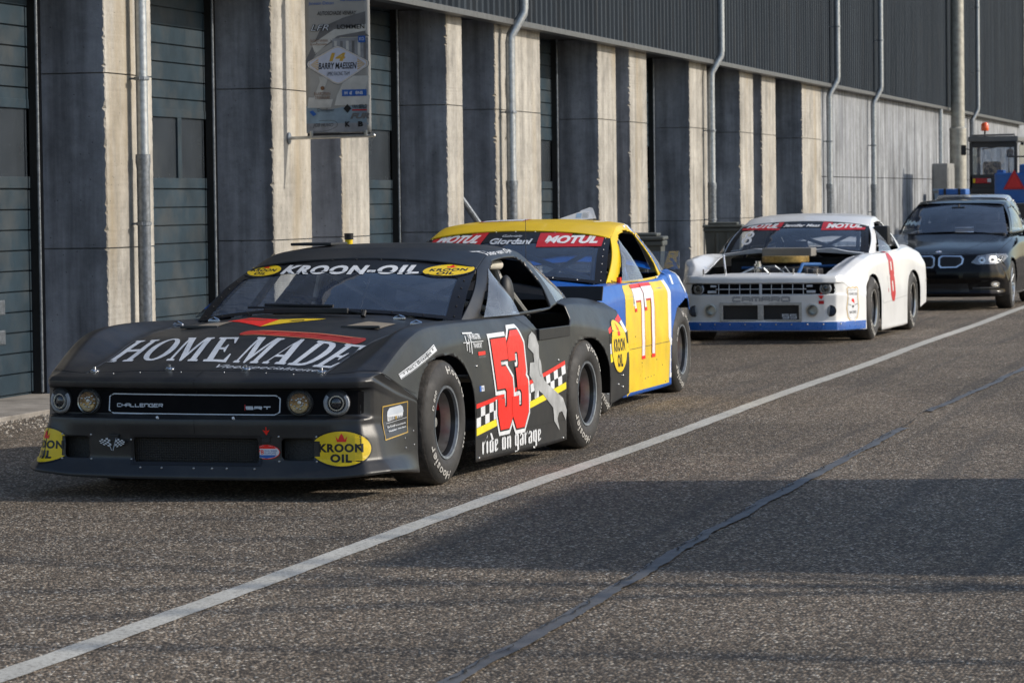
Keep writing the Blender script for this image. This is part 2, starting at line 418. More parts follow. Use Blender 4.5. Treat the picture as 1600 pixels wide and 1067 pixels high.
# downpipes
def downpipe(y, jog=True, x=XF + .12, r=.055, zj=3.42, low=1.62, dy=.0, up=True):
    xo = XF + .26
    mb = MB()
    if up: pts = [(xo, y + .10 + dy, 9.4), (xo, y + .10 + dy, zj + .27), (xo - .005, y + .10 + dy, zj + .2), (x + .01, y, zj - .05), (x, y, zj - .12), (x, y, low - .01)]
    else: pts = [(x, y, 3.48), (x, y, low)]
    mb.tube(pts, r, 14); p = P(mb, 'downpipe', M_galv, smooth=True)
    mb = MB(); mb.tube([(x, y, low + .10), (x, y, low + .10 - .06), (x, y, low - .02), (x, y, .05)], [r + .012, r + .014, r + .006, r + .006], 14); P(mb, 'lower_pipe', M_galvd, p, smooth=True)
    for z in (2.5, low - .45, 4.6, 6.2):
        if z > 4 and not up: continue
        xx, yy = (xo, y + .1 + dy) if z > 4 else (x, y)
        mb = MB(); mb.lathe([(r + .004, -.015), (r + .014, -.012), (r + .014, .012), (r + .004, .015)], (xx, yy, z), 'z', 14)
        mb.box((XF - .0 if z < 4 else XF + .09, yy - .012, z - .008), (xx - r, yy + .012, z + .008)); mb.box((xx - .01, yy - r - .03, z - .012), (xx + .01, yy - r, z + .012))
        P(mb, 'pipe_bracket', M_galvd, p)
downpipe(24.86, up=False, x=XF + .10, r=.047, low=1.80)
downpipe(36.72); downpipe(48.95); downpipe(60.55); downpipe(66.35); downpipe(84.2, low=3.3)
# thin conduit and lamp box on the wide pillar
mb = MB(); mb.tube([(XF + .02, 37.0, 2.75), (XF + .02, 37.0, 2.36), (XF + .03, 36.98, 2.25), (XF + .02, 36.9, 2.2)], .010, 6); mb.tube([(XF + .02, 37.08, 2.75), (XF + .02, 37.08, 2.3)], .008, 6)
mb.box((XF, 36.96, 2.72), (XF + .09, 37.10, 2.92), .02); P(mb, 'cable_box', mat('yellowed_plastic', (.42, .38, .28), .6))
# ================================================================== CAR TOOLKIT
def bevel_row(row, f=.16):
    out = [Vector(row[0])]
    for a, b, c in zip(row, row[1:], row[2:]):
        a, b, c = Vector(a), Vector(b), Vector(c)
        out += [b + (a - b) * f, b.lerp((a + c) / 2, f * .35), b + (c - b) * f]
    out.append(Vector(row[-1])); return out
def cr(p0, p1, p2, p3, t):
    t2 = t * t; t3 = t2 * t
    return .5 * ((2 * p1) + (p2 - p0) * t + (2 * p0 - 5 * p1 + 4 * p2 - p3) * t2 + (3 * p1 - p0 - 3 * p2 + p3) * t3)
def subdiv_rows(rows, step, mode='cr'):
    """rows: list of equal-length point lists; interpolate between rows"""
    out = []; n = len(rows)
    for i in range(n - 1):
        d = max((rows[i][k] - rows[i + 1][k]).length for k in range(len(rows[0])))
        m = max(1, math.ceil(d / step))
        a, b = rows[i], rows[i + 1]; p = rows[max(i - 1, 0)]; q = rows[min(i + 2, n - 1)]
        for j in range(m):
            t = j / m
            if mode == 'cr': out.append([cr(p[k], a[k], b[k], q[k], t) for k in range(len(a))])
            else: out.append([a[k].lerp(b[k], t) for k in range(len(a))])
    out.append(rows[-1]); return out
def net(rows, step=.02, vmode='cr', bev=.16, vbev=.25):
    """half-car control net (columns run from the centre line outwards) -> dense grid of points"""
    rr = [bevel_row(r, bev) for r in rows]
    if vmode == 'lin':
        cols = [bevel_row([r[k] for r in rr], vbev) for k in range(len(rr[0]))]
        rr = [[c[j] for c in cols] for j in range(len(cols[0]))]
    g = subdiv_rows(rr, step, vmode)
    t = [[r[k] for r in g] for k in range(len(g[0]))]
    t = subdiv_rows(t, step, 'lin')
    return [[t[k][j] for k in range(len(t))] for j in range(len(g))]
def mirror_grid(g):
    """full-width vertices and faces from a half grid whose first column lies on x = 0"""
    full = [[Vector((-p.x, p.y, p.z)) for p in r[:0:-1]] + [Vector(p) for p in r] for r in g]
    return grid_mesh(full)
def grid_mesh(g):
    n = len(g[0]); vs = [Vector(p) for r in g for p in r]
    fs = [(i * n + k, i * n + k + 1, (i + 1) * n + k + 1, (i + 1) * n + k) for i in range(len(g) - 1) for k in range(n - 1)]
    return vs, fs
def pip(poly, a, b):
    c = False; j = len(poly) - 1
    for i in range(len(poly)):
        yi, yj = poly[i][1], poly[j][1]
        if (yi > b) != (yj > b) and a < (poly[j][0] - poly[i][0]) * (b - yi) / (yj - yi) + poly[i][0]: c = not c
        j = i
    return c
def near(poly, a, b):
    best = None; bd = 1e9; j = len(poly) - 1
    for i in range(len(poly)):
        x0, y0 = poly[j]; x1, y1 = poly[i]; dx, dy = x1 - x0, y1 - y0
        t = max(0, min(1, ((a - x0) * dx + (b - y0) * dy) / (dx * dx + dy * dy + 1e-12)))
        px, py = x0 + dx * t, y0 + dy * t; d = (px - a) ** 2 + (py - b) ** 2
        if d < bd: bd = d; best = (px, py)
        j = i
    return best
def cut(vs, fs, poly, ax, pred=None, keep='out'):
    """trim a mesh with a 2D outline seen along an axis; ax gives the two coordinates used"""
    ia, ib = ['xyz'.index(c) for c in ax]
    lo = [min(p[k] for p in poly) for k in (0, 1)]; hi = [max(p[k] for p in poly) for k in (0, 1)]
    def ins(v):
        if pred and not pred(v): return False
        a, b = v[ia], v[ib]
        if a < lo[0] or a > hi[0] or b < lo[1] or b > hi[1]: return False
        return pip(poly, a, b)
    flag = [ins(v) for v in vs]
    want = (lambda f: not f) if keep == 'out' else (lambda f: f)
    kf = [f for f in fs if any(want(flag[i]) for i in f)]
    used = {i for f in kf for i in f}
    nv = [Vector(v) for v in vs]
    for i in used:
        if not want(flag[i]):
            if keep == 'in' and pred and not pred(vs[i]): continue
            a, b = near(poly, vs[i][ia], vs[i][ib]); nv[i][ia] = a; nv[i][ib] = b
    mp = {}; ov = []
    for f in kf:
        for i in f:
            if i not in mp: mp[i] = len(ov); ov.append(nv[i])
    return ov, [tuple(mp[i] for i in f) for f in kf]
def shell(name, vs, fs, m, parent, solid=.006, angle=30, flip=None):
    mb = MB(); mb.add(vs, fs); o = mb.build(name, m, parent, smooth=True, angle=angle, solid=0)
    me = o.data
    # make normals face outwards: away from the car's middle
    s = sum((p.center - Vector((0, 1.3, .45))).dot(p.normal) * p.area for p in me.polygons)
    if s < 0: me.flip_normals()
    if solid:
        sm = o.modifiers.new('thickness', 'SOLIDIFY'); sm.thickness = solid; sm.offset = -1
    return o

# ---- decals: flat artwork laid on a surface ------------------------
class Art:
    """flat coloured shapes; each shape is a list of triangles in (a,b)"""
    def __init__(s): s.items = []
    def poly(s, pts, m, holes=()):
        ls = [[Vector((a, b, 0)) for a, b in pts]] + [[Vector((a, b, 0)) for a, b in h] for h in holes]
        fl = [p for l in ls for p in l]; tr = tessellate_polygon(ls)
        s.items.append(([(p.x, p.y) for p in fl], [tuple(t) for t in tr], m)); return s
    def rect(s, a0, b0, a1, b1, m): return s.poly([(a0, b0), (a1, b0), (a1, b1), (a0, b1)], m)
    def ellipse(s, c, r, m, hole=None, n=40):
        E_ = lambda rr: [(c[0] + rr[0] * math.cos(2 * math.pi * k / n), c[1] + rr[1] * math.sin(2 * math.pi * k / n)) for k in range(n)]
        return s.poly(E_(r), m, [E_(hole)] if hole else ())
    def stroke(s, pts, w, m, smooth=False, closed=False):
        P_ = [Vector(p) for p in pts]
        if smooth:
            q = []; n = len(P_)
            for i in range(n - 1):
                for j in range(6): q.append(cr(P_[max(i - 1, 0)], P_[i], P_[i + 1], P_[min(i + 2, n - 1)], j / 6))
            P_ = q + [P_[-1]]
        L = []; Rr = []; n = len(P_)
        for i in range(n):
            a = P_[(i - 1) % n] if (i or closed) else P_[0]; c = P_[(i + 1) % n] if (i < n - 1 or closed) else P_[-1]
            d1 = (P_[i] - a); d2 = (c - P_[i])
            if d1.length < 1e-9: d1 = d2
            if d2.length < 1e-9: d2 = d1
            d1.normalize(); d2.normalize(); n1 = Vector((-d1.y, d1.x)); n2 = Vector((-d2.y, d2.x)); nn = (n1 + n2)
            nn = nn / max(.3, (nn.length_squared / 2)) if nn.length > 1e-6 else n1
            L.append(P_[i] + nn * w / 2); Rr.append(P_[i] - nn * w / 2)
        vs = [(p.x, p.y) for p in L + Rr]; fs = [(i, i + 1, n + i + 1, n + i) for i in range(n - 1)]
        if closed: fs.append((n - 1, 0, n, 2 * n - 1))
        s.items.append((vs, fs, m)); return s
    def text(s, txt, box, m, bold=0., shear=0., quad=None, space=1.):
        vs, fs = text_mesh(txt, bold, shear, space)
        a0, b0, a1, b1 = box if box else (0, 0, 1, 1)
        out = []
        for u, v in vs:
            if quad:
                q = [Vector(p) for p in quad]; p = (q[0] * (1 - u) + q[1] * u) * (1 - v) + (q[3] * (1 - u) + q[2] * u) * v; out.append((p.x, p.y))
            else: out.append((a0 + (a1 - a0) * u, b0 + (b1 - b0) * v))
        s.items.append((out, fs, m)); return s
    def warp(s, fn):
        s.items = [([tuple(fn(a, b)) for a, b in v], f, m) for v, f, m in s.items]; return s
    def add(s, o, fn=None):
        s.items += [([tuple(fn(a, b)) for a, b in v] if fn else v, f, m) for v, f, m in o.items]; return s
_TX = {}
def text_mesh(txt, bold, shear, space=1.):
    k = (txt, bold, shear, space)
    if k in _TX: return _TX[k]
    cu = bpy.data.curves.new('txt', 'FONT'); cu.body = txt; cu.size = 1; cu.offset = bold; cu.shear = shear; cu.resolution_u = 4; cu.space_character = space
    ob = bpy.data.objects.new('txt', cu); me = bpy.data.meshes.new_from_object(ob)
    vs = [(v.co.x, v.co.y) for v in me.vertices]; fs = [tuple(p.vertices) for p in me.polygons]
    bpy.data.objects.remove(ob); bpy.data.curves.remove(cu); bpy.data.meshes.remove(me)
    x0 = min(v[0] for v in vs); x1 = max(v[0] for v in vs); y0 = min(v[1] for v in vs); y1 = max(v[1] for v in vs)
    _TX[k] = ([((a - x0) / (x1 - x0), (b - y0) / (y1 - y0)) for a, b in vs], fs); return _TX[k]
FR_RIGHT = (Vector((3, 0, 0)), Vector((0, 1, 0)), Vector((0, 0, 1)), Vector((-1, 0, 0)))   # a = y, b = z
FR_TOP = (Vector((0, 0, 3)), Vector((1, 0, 0)), Vector((0, 1, 0)), Vector((0, 0, -1)))     # a = x, b = y
FR_FRONT = (Vector((0, -4, 0)), Vector((1, 0, 0)), Vector((0, 0, 1)), Vector((0, 1, 0)))   # a = x, b = z
def FR_YAW(deg, c=(0, 0)):
    """looking at a front corner: a runs horizontally, b = z; a = 0 passes through c"""
    t = R(deg); A = Vector((math.cos(t), math.sin(t), 0)); N = Vector((-math.sin(t), math.cos(t), 0))
    return (Vector((c[0], c[1], 0)) - N * 2, A, Vector((0, 0, 1)), N)
def bvh_of(objs):
    vs = []; fs = []
    for o in objs:
        n = len(vs); vs += [v.co.copy() for v in o.data.vertices]; fs += [tuple(i + n for i in p.vertices) for p in o.data.polygons]
    return BVHTree.FromPolygons(vs, fs)
def lay(name, art, frame, bvh, parent, off=.0022, step=.035, dl=.0005, maxd=9.):
    """project an Art onto a surface as a thin sheet"""
    O, A, B, N = frame; mb = MB()
    for li, (vs, fs, m) in enumerate(art.items):
        bm = bmesh.new(); bv = [bm.verts.new((a, b, 0)) for a, b in vs]
        for f in fs:
            try: bm.faces.new([bv[i] for i in f])
            except ValueError: pass
        if step:
            for ax in (0, 1):
                lo = min(v[ax] for v in vs); hi = max(v[ax] for v in vs); k = math.floor(lo / step) + 1
                while k * step < hi:
                    no = (1, 0, 0) if ax == 0 else (0, 1, 0); co = (k * step, 0, 0) if ax == 0 else (0, k * step, 0)
                    bmesh.ops.bisect_plane(bm, geom=bm.verts[:] + bm.edges[:] + bm.faces[:], plane_co=co, plane_no=no, dist=1e-6); k += 1
        bm.verts.index_update(); pos = []
        for v in bm.verts:
            h = bvh.ray_cast(O + A * v.co.x + B * v.co.y, N, maxd)
            if h[0] is None: pos.append(None)
            else:
                n = h[1]; n = n if n.dot(N) < 0 else -n; pos.append(h[0] + n * (off + dl * li))
        mb.use(m); idx = {}; ov = []; of = []
        for f in bm.faces:
            ii = [v.index for v in f.verts]
            if any(pos[i] is None for i in ii): continue
            ps = [pos[i] for i in ii]
            if max((ps[i] - ps[i - 1]).length for i in range(len(ps))) > .25: continue
            for i in ii:
                if i not in idx: idx[i] = len(ov); ov.append(pos[i])
            of.append(tuple(idx[i] for i in ii))
        bm.free(); mb.add(ov, of)
    if not mb.v: print('EMPTY DECAL', name); return None
    o = mb.build(name, None, parent, fix=False)
    # normals towards the viewer side
    s = sum(p.normal.dot(N) * p.area for p in o.data.polygons)
    if s > 0: o.data.flip_normals()
    return o

# ---- colours used by the liveries ------------------------------------
def ink(name, c, r=.38): return mat(name, c, r, var=.08, scale=20, spec=.4)
I_white = ink('vinyl_white', (.62, .64, .67)); I_black = ink('vinyl_black', (.008, .008, .010)); I_yel = ink('vinyl_yellow', (.72, .50, .010))
I_red = ink('vinyl_red', (.72, .018, .010)); I_lyel = ink('vinyl_lemon', (.74, .62, .02)); I_grey = ink('vinyl_grey', (.22, .23, .24)); I_blue = ink('vinyl_blue', (.02, .10, .38))
I_silver = ink('vinyl_silver', (.50, .54, .60)); I_gold = ink('vinyl_gold', (.52, .33, .06)); I_dred = ink('vinyl_dark_red', (.42, .015, .02)); I_dgrey = ink('vinyl_dark_grey', (.035, .037, .042))
M_alu = mat('bare_aluminium', (.52, .52, .50), .36, metal=.9, var=.2, scale=14)
M_chrome = mat('chrome', (.75, .76, .78), .12, metal=1., var=.05)
M_tyre = mat('tyre_rubber', (.022, .021, .021), .72, var=.35, scale=9, bump=.25, bscale=50, dirt=.12)
M_tread = mat('slick_tread', (.045, .040, .036), .88, var=.4, scale=24, bump=.9, bscale=70)
M_rimblk = mat('black_rim', (.012, .012, .013), .35, var=.2, metal=.3)
M_dark = mat('black_interior', (.010, .010, .011), .7)
M_bolt = mat('bolt_steel', (.42, .42, .42), .35, metal=.9)
M_tube = mat('roll_cage_grey', (.42, .41, .38), .45)
M_mesh = mat('mesh_grille_black', (.015, .015, .016), .55, var=.4, scale=80, bump=1., bscale=120)
M_lens = glass('headlight_lens', (.93, .94, .95), .55, .02, .01, ior=1.3)
M_refl = mat('headlight_reflector', (.62, .62, .60), .18, metal=.9, var=.3, scale=40)
M_polyc = glass('clear_polycarbonate', (.80, .84, .88), 1., .03, .20, (.46, .52, .62), ior=1.7)  # bluish haze puts a pale sky reflection into the colour
M_wind = glass('windscreen_glass', (.56, .62, .70), 1., .012, .075, (.30, .40, .62), ior=1.95)  # blue haze paints sky reflection as well as film

def make_wheel(parent, loc, side, style='black', r=.33, w=.27, lettering=True, rim=.19):
    """racing wheel; side=+1 outer face to +x"""
    mb = MB(); s = side
    mb.use(M_tread); mb.lathe([(r - .012, -w / 2 + .012), (r, -w / 2 + .035), (r, w / 2 - .035), (r - .010, w / 2 - .016)], (0, 0, 0), 'x', 56)
    mb.use(M_tyre); prof = [(r - .010, w / 2 - .016), (r - .028, w / 2 - .002), (r - .06, w / 2 + .012), (rim + .045, w / 2 + .014), (rim + .012, w / 2 + .004), (rim, w / 2 - .012)]
    mb.lathe([(a, b * s) for a, b in prof], (0, 0, 0), 'x', 56)
    mb.lathe([(a, -b * s) for a, b in prof], (0, 0, 0), 'x', 56)
    if s < 0: mb.v = mb.v
    t = mb.build('tyre', None, parent, smooth=True, angle=50); t.location = loc
    o = w / 2; rr = MB(); rr.use(M_galvd if style == 'black' else M_alu)
    rr.lathe([(rim + .006, (o - .006) * s), (rim + .004, (o + .004) * s), (rim - .008, (o + .002) * s), (rim - .012, (o - .012) * s)], (0, 0, 0), 'x', 48)
    rr.use(M_rimblk); rr.lathe([(rim - .012, (o - .012) * s), (rim - .022, (o - .03) * s), (rim - .028, (o - .12) * s), (rim - .05, (o - .135) * s), (.10, (o - .125) * s), (.075, (o - .11) * s), (.0, (o - .11) * s)], (0, 0, 0), 'x', 48)
    rr.use(M_alu); rr.lathe([(rim - .0245, (o - .035) * s), (rim - .0265, (o - .060) * s), (rim - .028, (o - .09) * s)], (0, 0, 0), 'x', 48); rr.use(I_dred); rr.lathe([(rim - .0272, (o - .094) * s), (rim - .029, (o - .112) * s)], (0, 0, 0), 'x', 20, R(20), R(110))
    for k in range(5):
        a = 2 * math.pi * k / 5
        rr.M = Matrix.Translation(((o - .10) * s, math.cos(a) * .062, math.sin(a) * .062)); rr.lathe([(0, .018 * s), (.012, .018 * s), (.013, -.012 * s)], (0, 0, 0), 'x', 8)
    for k in range(10):   # slots of the steel wheel
        a = 2 * math.pi * (k + .5) / 10; rr.use(M_dark); rr.M = Matrix.Translation(((o - .122) * s, math.cos(a) * .128, math.sin(a) * .128)); rr.ell((0, 0, 0), (.010, .020, .020), 8, 6)
    rr.M = None
    rr.use(M_alu); rr.lathe([(0, (o - .06) * s), (.025, (o - .06) * s), (.032, (o - .075) * s), (.032, (o - .11) * s)], (0, 0, 0), 'x', 16)
    rm = rr.build('rim', None, parent, smooth=True, angle=40); rm.location = loc
    if style == 'black':
        d = MB(); d.use(I_yel); vs = []; 
        for k in range(9):
            a = R(200 + 3 * k); vs += [((o - .045) * s, math.cos(a) * (rim - .0285), math.sin(a) * (rim - .0285)), ((o - .075) * s, math.cos(a) * (rim - .0275), math.sin(a) * (rim - .0275))]
        d.add(vs, [(2 * k, 2 * k + 1, 2 * k + 3, 2 * k + 2) for k in range(8)]); q = d.build('rim_sticker', None, rm, fix=False)
    if lettering:
        def arc(txt, amid, rad, h, wch, bold=.02):
            vs, fs = text_mesh(txt, bold, 0, 1.15); tot = wch * len(txt)
            out = []
            for u, v in vs:
                rr_ = rad + v * h; a = amid - s * (u - .5) * tot / rad
                xx = interp(rr_, [(rim, w / 2 - .012), (rim + .012, w / 2 + .004), (rim + .045, w / 2 + .014), (r - .06, w / 2 + .012), (r - .028, w / 2 - .002), (r - .01, w / 2 - .016)])
                out.append(((xx + .003) * s, math.cos(a) * rr_, math.sin(a) * rr_))
            L = MB(); L.use(mat('tyre_lettering', (.42, .41, .39), .8, var=.3, scale=60)); L.add(out, fs); L.build('tyre_lettering', None, t, fix=False)
        arc('Hoosier', R(58), rim + .066, .042, .045)
        arc('Hoosier', R(238), rim + .066, .042, .045)
        arc('2165', R(-25), rim + .06, .022, .022); arc('D 800', R(150), rim + .06, .022, .022)
    return t
def make_wheel_part(parent, loc, side, **k):
    g = MB(); g.use(M_dark)
    hub = MB(); hub.lathe([(.0, -.10), (.13, -.10), (.13, -.06), (.05, -.05), (.05, .0), (0, .0)], (0, 0, 0), 'x', 20)
    o = hub.build('wheel', M_rimblk, parent); o.location = loc
    make_wheel(o, (0, 0, 0), side, **k)
    return o
# ================================================================== SILHOUETTE RACE CAR
WB = 2.58
def race_rows(c):
    z = c.get('dz', 0.)      # raise of the waist
    q = c.get('tail', .0)
    rows = [
     [(0, -.925, .648), (.35, -.925, .644), (.68, -.915, .632), (.82, -.895, .640), (.922, -.80, .634), (.962, -.58, .545), (.985, -.46, .49), (.987, -.45, .48)],
     [(0, -.58, .735), (.35, -.58, .726), (.685, -.58, .70), (.845, -.60, .752), (.932, -.56, .745), (.970, -.43, .625), (.988, -.38, .50), (.988, -.38, .42)],
     [(0, -.40, .775), (.35, -.40, .768), (.695, -.40, .742), (.85, -.40, .822), (.937, -.38, .806), (.972, -.31, .675), (.988, -.29, .48), (.988, -.29, .25)],
     [(0, -.22, .805), (.35, -.22, .798), (.70, -.22, .775), (.85, -.20, .850), (.935, -.20, .834), (.972, -.22, .71), (.99, -.22, .45), (.987, -.22, .08)],
     [(0, .1, .838), (.35, .1, .832), (.72, .1, .806), (.85, .1, .858), (.932, .1, .842), (.972, .1, .735), (.992, .1, .45), (.987, .1, .08)],
     [(0, .5, .865), (.35, .5, .857), (.74, .5, .822), (.85, .5, .852), (.928, .5, .842), (.965, .5, .745), (.988, .5, .45), (.985, .5, .08)],
     [(0, .8, .885), (.38, .8, .875), (.76, .8, .825), (.85, .8, .846), (.922, .8, .840), (.96, .8, .75), (.986, .8, .45), (.985, .8, .08)],
     [(0, 1.3, .885), (.38, 1.3, .875), (.78, 1.3, .83), (.84, 1.3, .842), (.91, 1.3, .838), (.955, 1.3, .76), (.984, 1.3, .45), (.985, 1.3, .08)],
     [(0, 1.9, .885), (.38, 1.9, .875), (.78, 1.9, .835), (.85, 1.9, .855), (.92, 1.9, .848), (.958, 1.9, .77), (.986, 1.9, .45), (.985, 1.9, .08)],
     [(0, 2.3, .885), (.38, 2.3, .88), (.76, 2.3, .86), (.845, 2.3, .892), (.925, 2.3, .872), (.972, 2.3, .76), (.99, 2.3, .45), (.985, 2.3, .10)],
     [(0, 2.65, .885), (.38, 2.65, .885), (.72, 2.65, .88), (.83, 2.65, .905), (.915, 2.65, .868), (.978, 2.65, .73), (.992, 2.65, .47), (.985, 2.65, .18)],
     [(0, 3.05, .885), (.38, 3.05, .885), (.70, 3.05, .882), (.82, 3.05, .890), (.905, 3.05, .835), (.982, 3.05, .69), (.992, 3.05, .48), (.985, 3.05, .235)],
     [(0, 3.45, .86), (.38, 3.45, .86), (.70, 3.45, .858), (.82, 3.45, .850), (.905, 3.45, .80), (.98, 3.45, .67), (.99, 3.45, .48), (.985, 3.45, .28)]]
    out = []
    for i, r in enumerate(rows):
        k = smooth01((i - 1) / 4.) * z; o = []
        for (x, y, zz) in r:
            w = smooth01((zz - .3) / .4)
            o.append((x, y, zz + k * w))
        out.append(o)
    for key, fn in c.get('rowfn', []): out[key] = fn(out[key])
    return out
def arch_poly(yc, hw=.465, top=.685, zc=.33, lo=-.1):
    p = [(yc - hw, lo)]
    for k in range(25):
        a = math.pi - math.pi * k / 24; ca, sa = math.cos(a), math.sin(a)
        p.append((yc + hw * abs(ca) ** .85 * (1 if ca > 0 else -1), zc + (top - zc) * abs(sa) ** .85))
    p.append((yc + hw, lo)); return p
def build_race_car(c, root):
    """returns dict of parts; c = configuration"""
    P_ = {}; paint = c['paint']
    rows = race_rows(c); g = net(rows, .022)
    vs, fs = mirror_grid(g)
    outer = lambda v: abs(v[0]) > .90 and v[2] < .76
    # wheel arches, both sides
    vs, fs = cut(vs, fs, arch_poly(0.0, .470, c.get('archtop', .685)), 'yz', lambda v: v[1] < 1.2 and v[1] > -.46 and abs(v[0]) > .88)
    ra = arch_poly(WB, .455, c.get('rarchtop', .665), .33)
    if c.get('open_rear'): ra = [(WB - .455, -.1), (WB - .455, .34), (WB - .40, .50), (WB - .2, .66), (WB + .1, .72), (WB + .35, .72), (WB + .5, .60), (WB + 1.2, .55), (WB + 1.2, -.1)]
    vs, fs = cut(vs, fs, ra, 'yz', lambda v: v[1] > 1.7 and abs(v[0]) > .88)
    # low window sill on both doors
    sill = c.get('sill', [(1.36, 1.2), (1.36, .845), (1.52, .752), (2.08, .752), (2.12, .79), (2.12, 1.2)])
    if sill: vs, fs = cut(vs, fs, sill, 'yz', lambda v: abs(v[0]) > .80 and 1.2 < v[1] < 2.3)
    # cabin hole
    zc = c.get('cabz', .80)
    cab = [(-.76, .78), (0, .72), (.76, .78), (.86, 1.15), (.895, 1.5), (.895, 2.05), (.86, 2.4), (.78, 2.8), (.62, 3.18), (-.62, 3.18), (-.78, 2.8), (-.86, 2.4), (-.895, 2.05), (-.895, 1.5), (-.86, 1.15)]
    vs, fs = cut(vs, fs, cab, 'xy', lambda v: v[2] > zc - .1)
    hood = c.get('hood', [(-.66, -.98), (.66, -.98), (.665, -.6), (.69, -.23), (.71, .10), (.74, .50), (.75, .66), (.5, .60), (0, .565), (-.5, .60), (-.75, .66), (-.74, .50), (-.71, .10), (-.69, -.23), (-.665, -.6)])
    top = lambda v: v[2] > .55 and v[1] < .7
    hv, hf = cut(vs, fs, [(a * .9955, b if b > 0 else b * .996) for a, b in hood], 'xy', top, keep='in')
    vs, fs = cut(vs, fs, hood, 'xy', top)
    hf = [f for f in hf if all(abs(hv[i].x) < .77 and hv[i].y < .68 for i in f)]
    P_['body'] = shell('body', vs, fs, paint, root, .006)
    if not c.get('no_hood'): P_['hood'] = shell('hood', hv, hf, c.get('hoodpaint', paint), root, .004)
    # tail panel
    mb = MB(); tr = rows[-1]; n = len(tr); half = [(p[0], p[2]) for p in tr]
    poly = half + [(-x, zz) for x, zz in half[::-1][:-1]] if half[0][0] > 0 else half + [(-x, zz) for x, zz in half[:0:-1]]
    mb.prism(poly, (0, -.01, 0), (0, rows[-1][0][1] - .001, 0), (1, 0, 0), (0, 0, 1)); P_['tail'] = mb.build('tail_panel', M_dark, root)
    # nose
    nr = c['nose_rows']([Vector(p) for p in rows[0]])
    ng = net(nr, .016, 'lin', .16, .22); nv, nf = mirror_grid(ng)
    for poly in c.get('nose_cuts', []): nv, nf = cut(nv, nf, poly, 'xz', lambda v: v[1] < -.80)
    P_['nose'] = shell('nose', nv, nf, c.get('nosepaint', paint), root, .005)
    # greenhouse
    rz = c.get('roofz', 0.)
    Bl = c.get('belt', [(.80, .79, .830), (1.12, .858, .840), (1.5, .905, .842), (2.0, .905, .853), (2.4, .865, .885), (2.8, .785, .892), (3.22, .63, .886)])
    E_ = c.get('edge', [(1.38, .695, 1.115), (1.64, .668, 1.190), (1.9, .645, 1.213), (2.2, .625, 1.208), (2.5, .605, 1.160), (2.85, .595, 1.045), (3.24, .60, .892)])
    dz = c.get('dz', 0.)
    Bl = [(x, y, z, ) for y, x, z in [(a, b, d + dz) for a, b, d in Bl]]; E_ = [(x, y, z) for y, x, z in [(a, b, d + (rz if d > 1 else dz)) for a, b, d in E_]]
    def curve(pts, t):
        n = len(pts) - 1; f = min(n - 1e-6, max(0, t * n)); i = int(f); P4 = [Vector(pts[min(max(i + k, 0), n)]) for k in (-1, 0, 1, 2)]
        return cr(*P4, f - i)
    NU, NVv = 110, 26; side = []
    for i in range(NU + 1):
        t = i / NU; b = curve(Bl, t); e = curve(E_, t); row = []
        for j in range(NVv + 1):
            v = j / NVv; p = b.lerp(e, v); row.append(p + Vector((.030, 0, .012)) * math.sin(math.pi * v) * (1 - .5 * t))
        side.append(row)
    sv, sf = grid_mesh(side)
    door = c.get('door_open', [(1.00, .855), (1.22, .985), (1.42, 1.085), (1.60, 1.150), (1.85, 1.172), (2.10, 1.168), (2.22, 1.13), (2.22, 1.0), (2.14, .868), (1.5, .858)])
    quart = c.get('quarter', [(2.36, 1.145), (2.50, 1.125), (2.72, 1.055), (3.06, .935), (2.95, .910), (2.6, .902), (2.32, .892), (2.33, 1.0)])
    sh = [(a, b + (rz if b > 1 else dz)) for a, b in door]; shq = [(a, b + (rz if b > 1 else dz)) for a, b in quart]
    qv, qf = cut(sv, sf, shq, 'yz', keep='in'); gv = (qv, qf)
    sv, sf = cut(sv, sf, sh, 'yz'); sv, sf = cut(sv, sf, shq, 'yz')
    for s in (1, -1):
        M = [Vector((p.x * s, p.y, p.z)) for p in sv]
        o = shell('roof_pillar_panel', M, sf, c.get('pillarpaint', paint), root, .014); P_['side%d' % s] = o
        q = [Vector(((p.x - .004) * s, p.y, p.z)) for p in gv[0]]
        P_['qw%d' % s] = shell('quarter_window', q, gv[1], M_polyc, root, 0)
    # roof
    zc_ = [(1.36, 1.172), (1.62, 1.233), (1.9, 1.256), (2.2, 1.254), (2.46, 1.215), (2.62, 1.160)]
    rg = []; 
    for i in range(61):
        t = (i / 60) * .715; e = curve(E_, t); zz = interp(e.y, zc_) + rz; xe = e.x; row = []
        for j in range(31):
            f = j / 30; x = xe * math.sin(f * math.pi / 2); k = (x / xe) ** 2.2 * .75 + (x / xe) ** 8 * .25
            bow = .06 * (1 - f * f) * (1 - t / .715) ** 2
            row.append(Vector((x, e.y - bow, zz + (e.z - zz) * k)))
        rg.append(row)
    rv, rf = mirror_grid(rg); P_['roof'] = shell('roof', rv, rf, c.get('roofpaint', paint), root, .01)
    # rear window
    wg = []
    for i in range(21):
        t = lerp(.72, .995, i / 20); e = curve(E_, t); row = []
        for j in range(16):
            f = j / 15; x = e.x * .985 * f; zz = e.z + .045 * (1 - f * f) - .004; row.append(Vector((x, e.y - .02, zz)))
        wg.append(row)
    wv, wf = mirror_grid(wg); P_['rear_window'] = shell('rear_window', wv, wf, M_wind, root, 0)
    # windscreen
    def ws(s, v, off=0.):
        b = Vector((.79 * s, .70 + .115 * s * s, .890 - .058 * s * s + dz)); t = Vector((.692 * s, 1.325 + .065 * s * s, 1.168 - .052 * s * s + rz))
        p = b.lerp(t, v) + Vector((0, -.5, .85)) * (.030 * math.sin(math.pi * v))
        return p + Vector((s * .25, -.45, .86)).normalized() * off
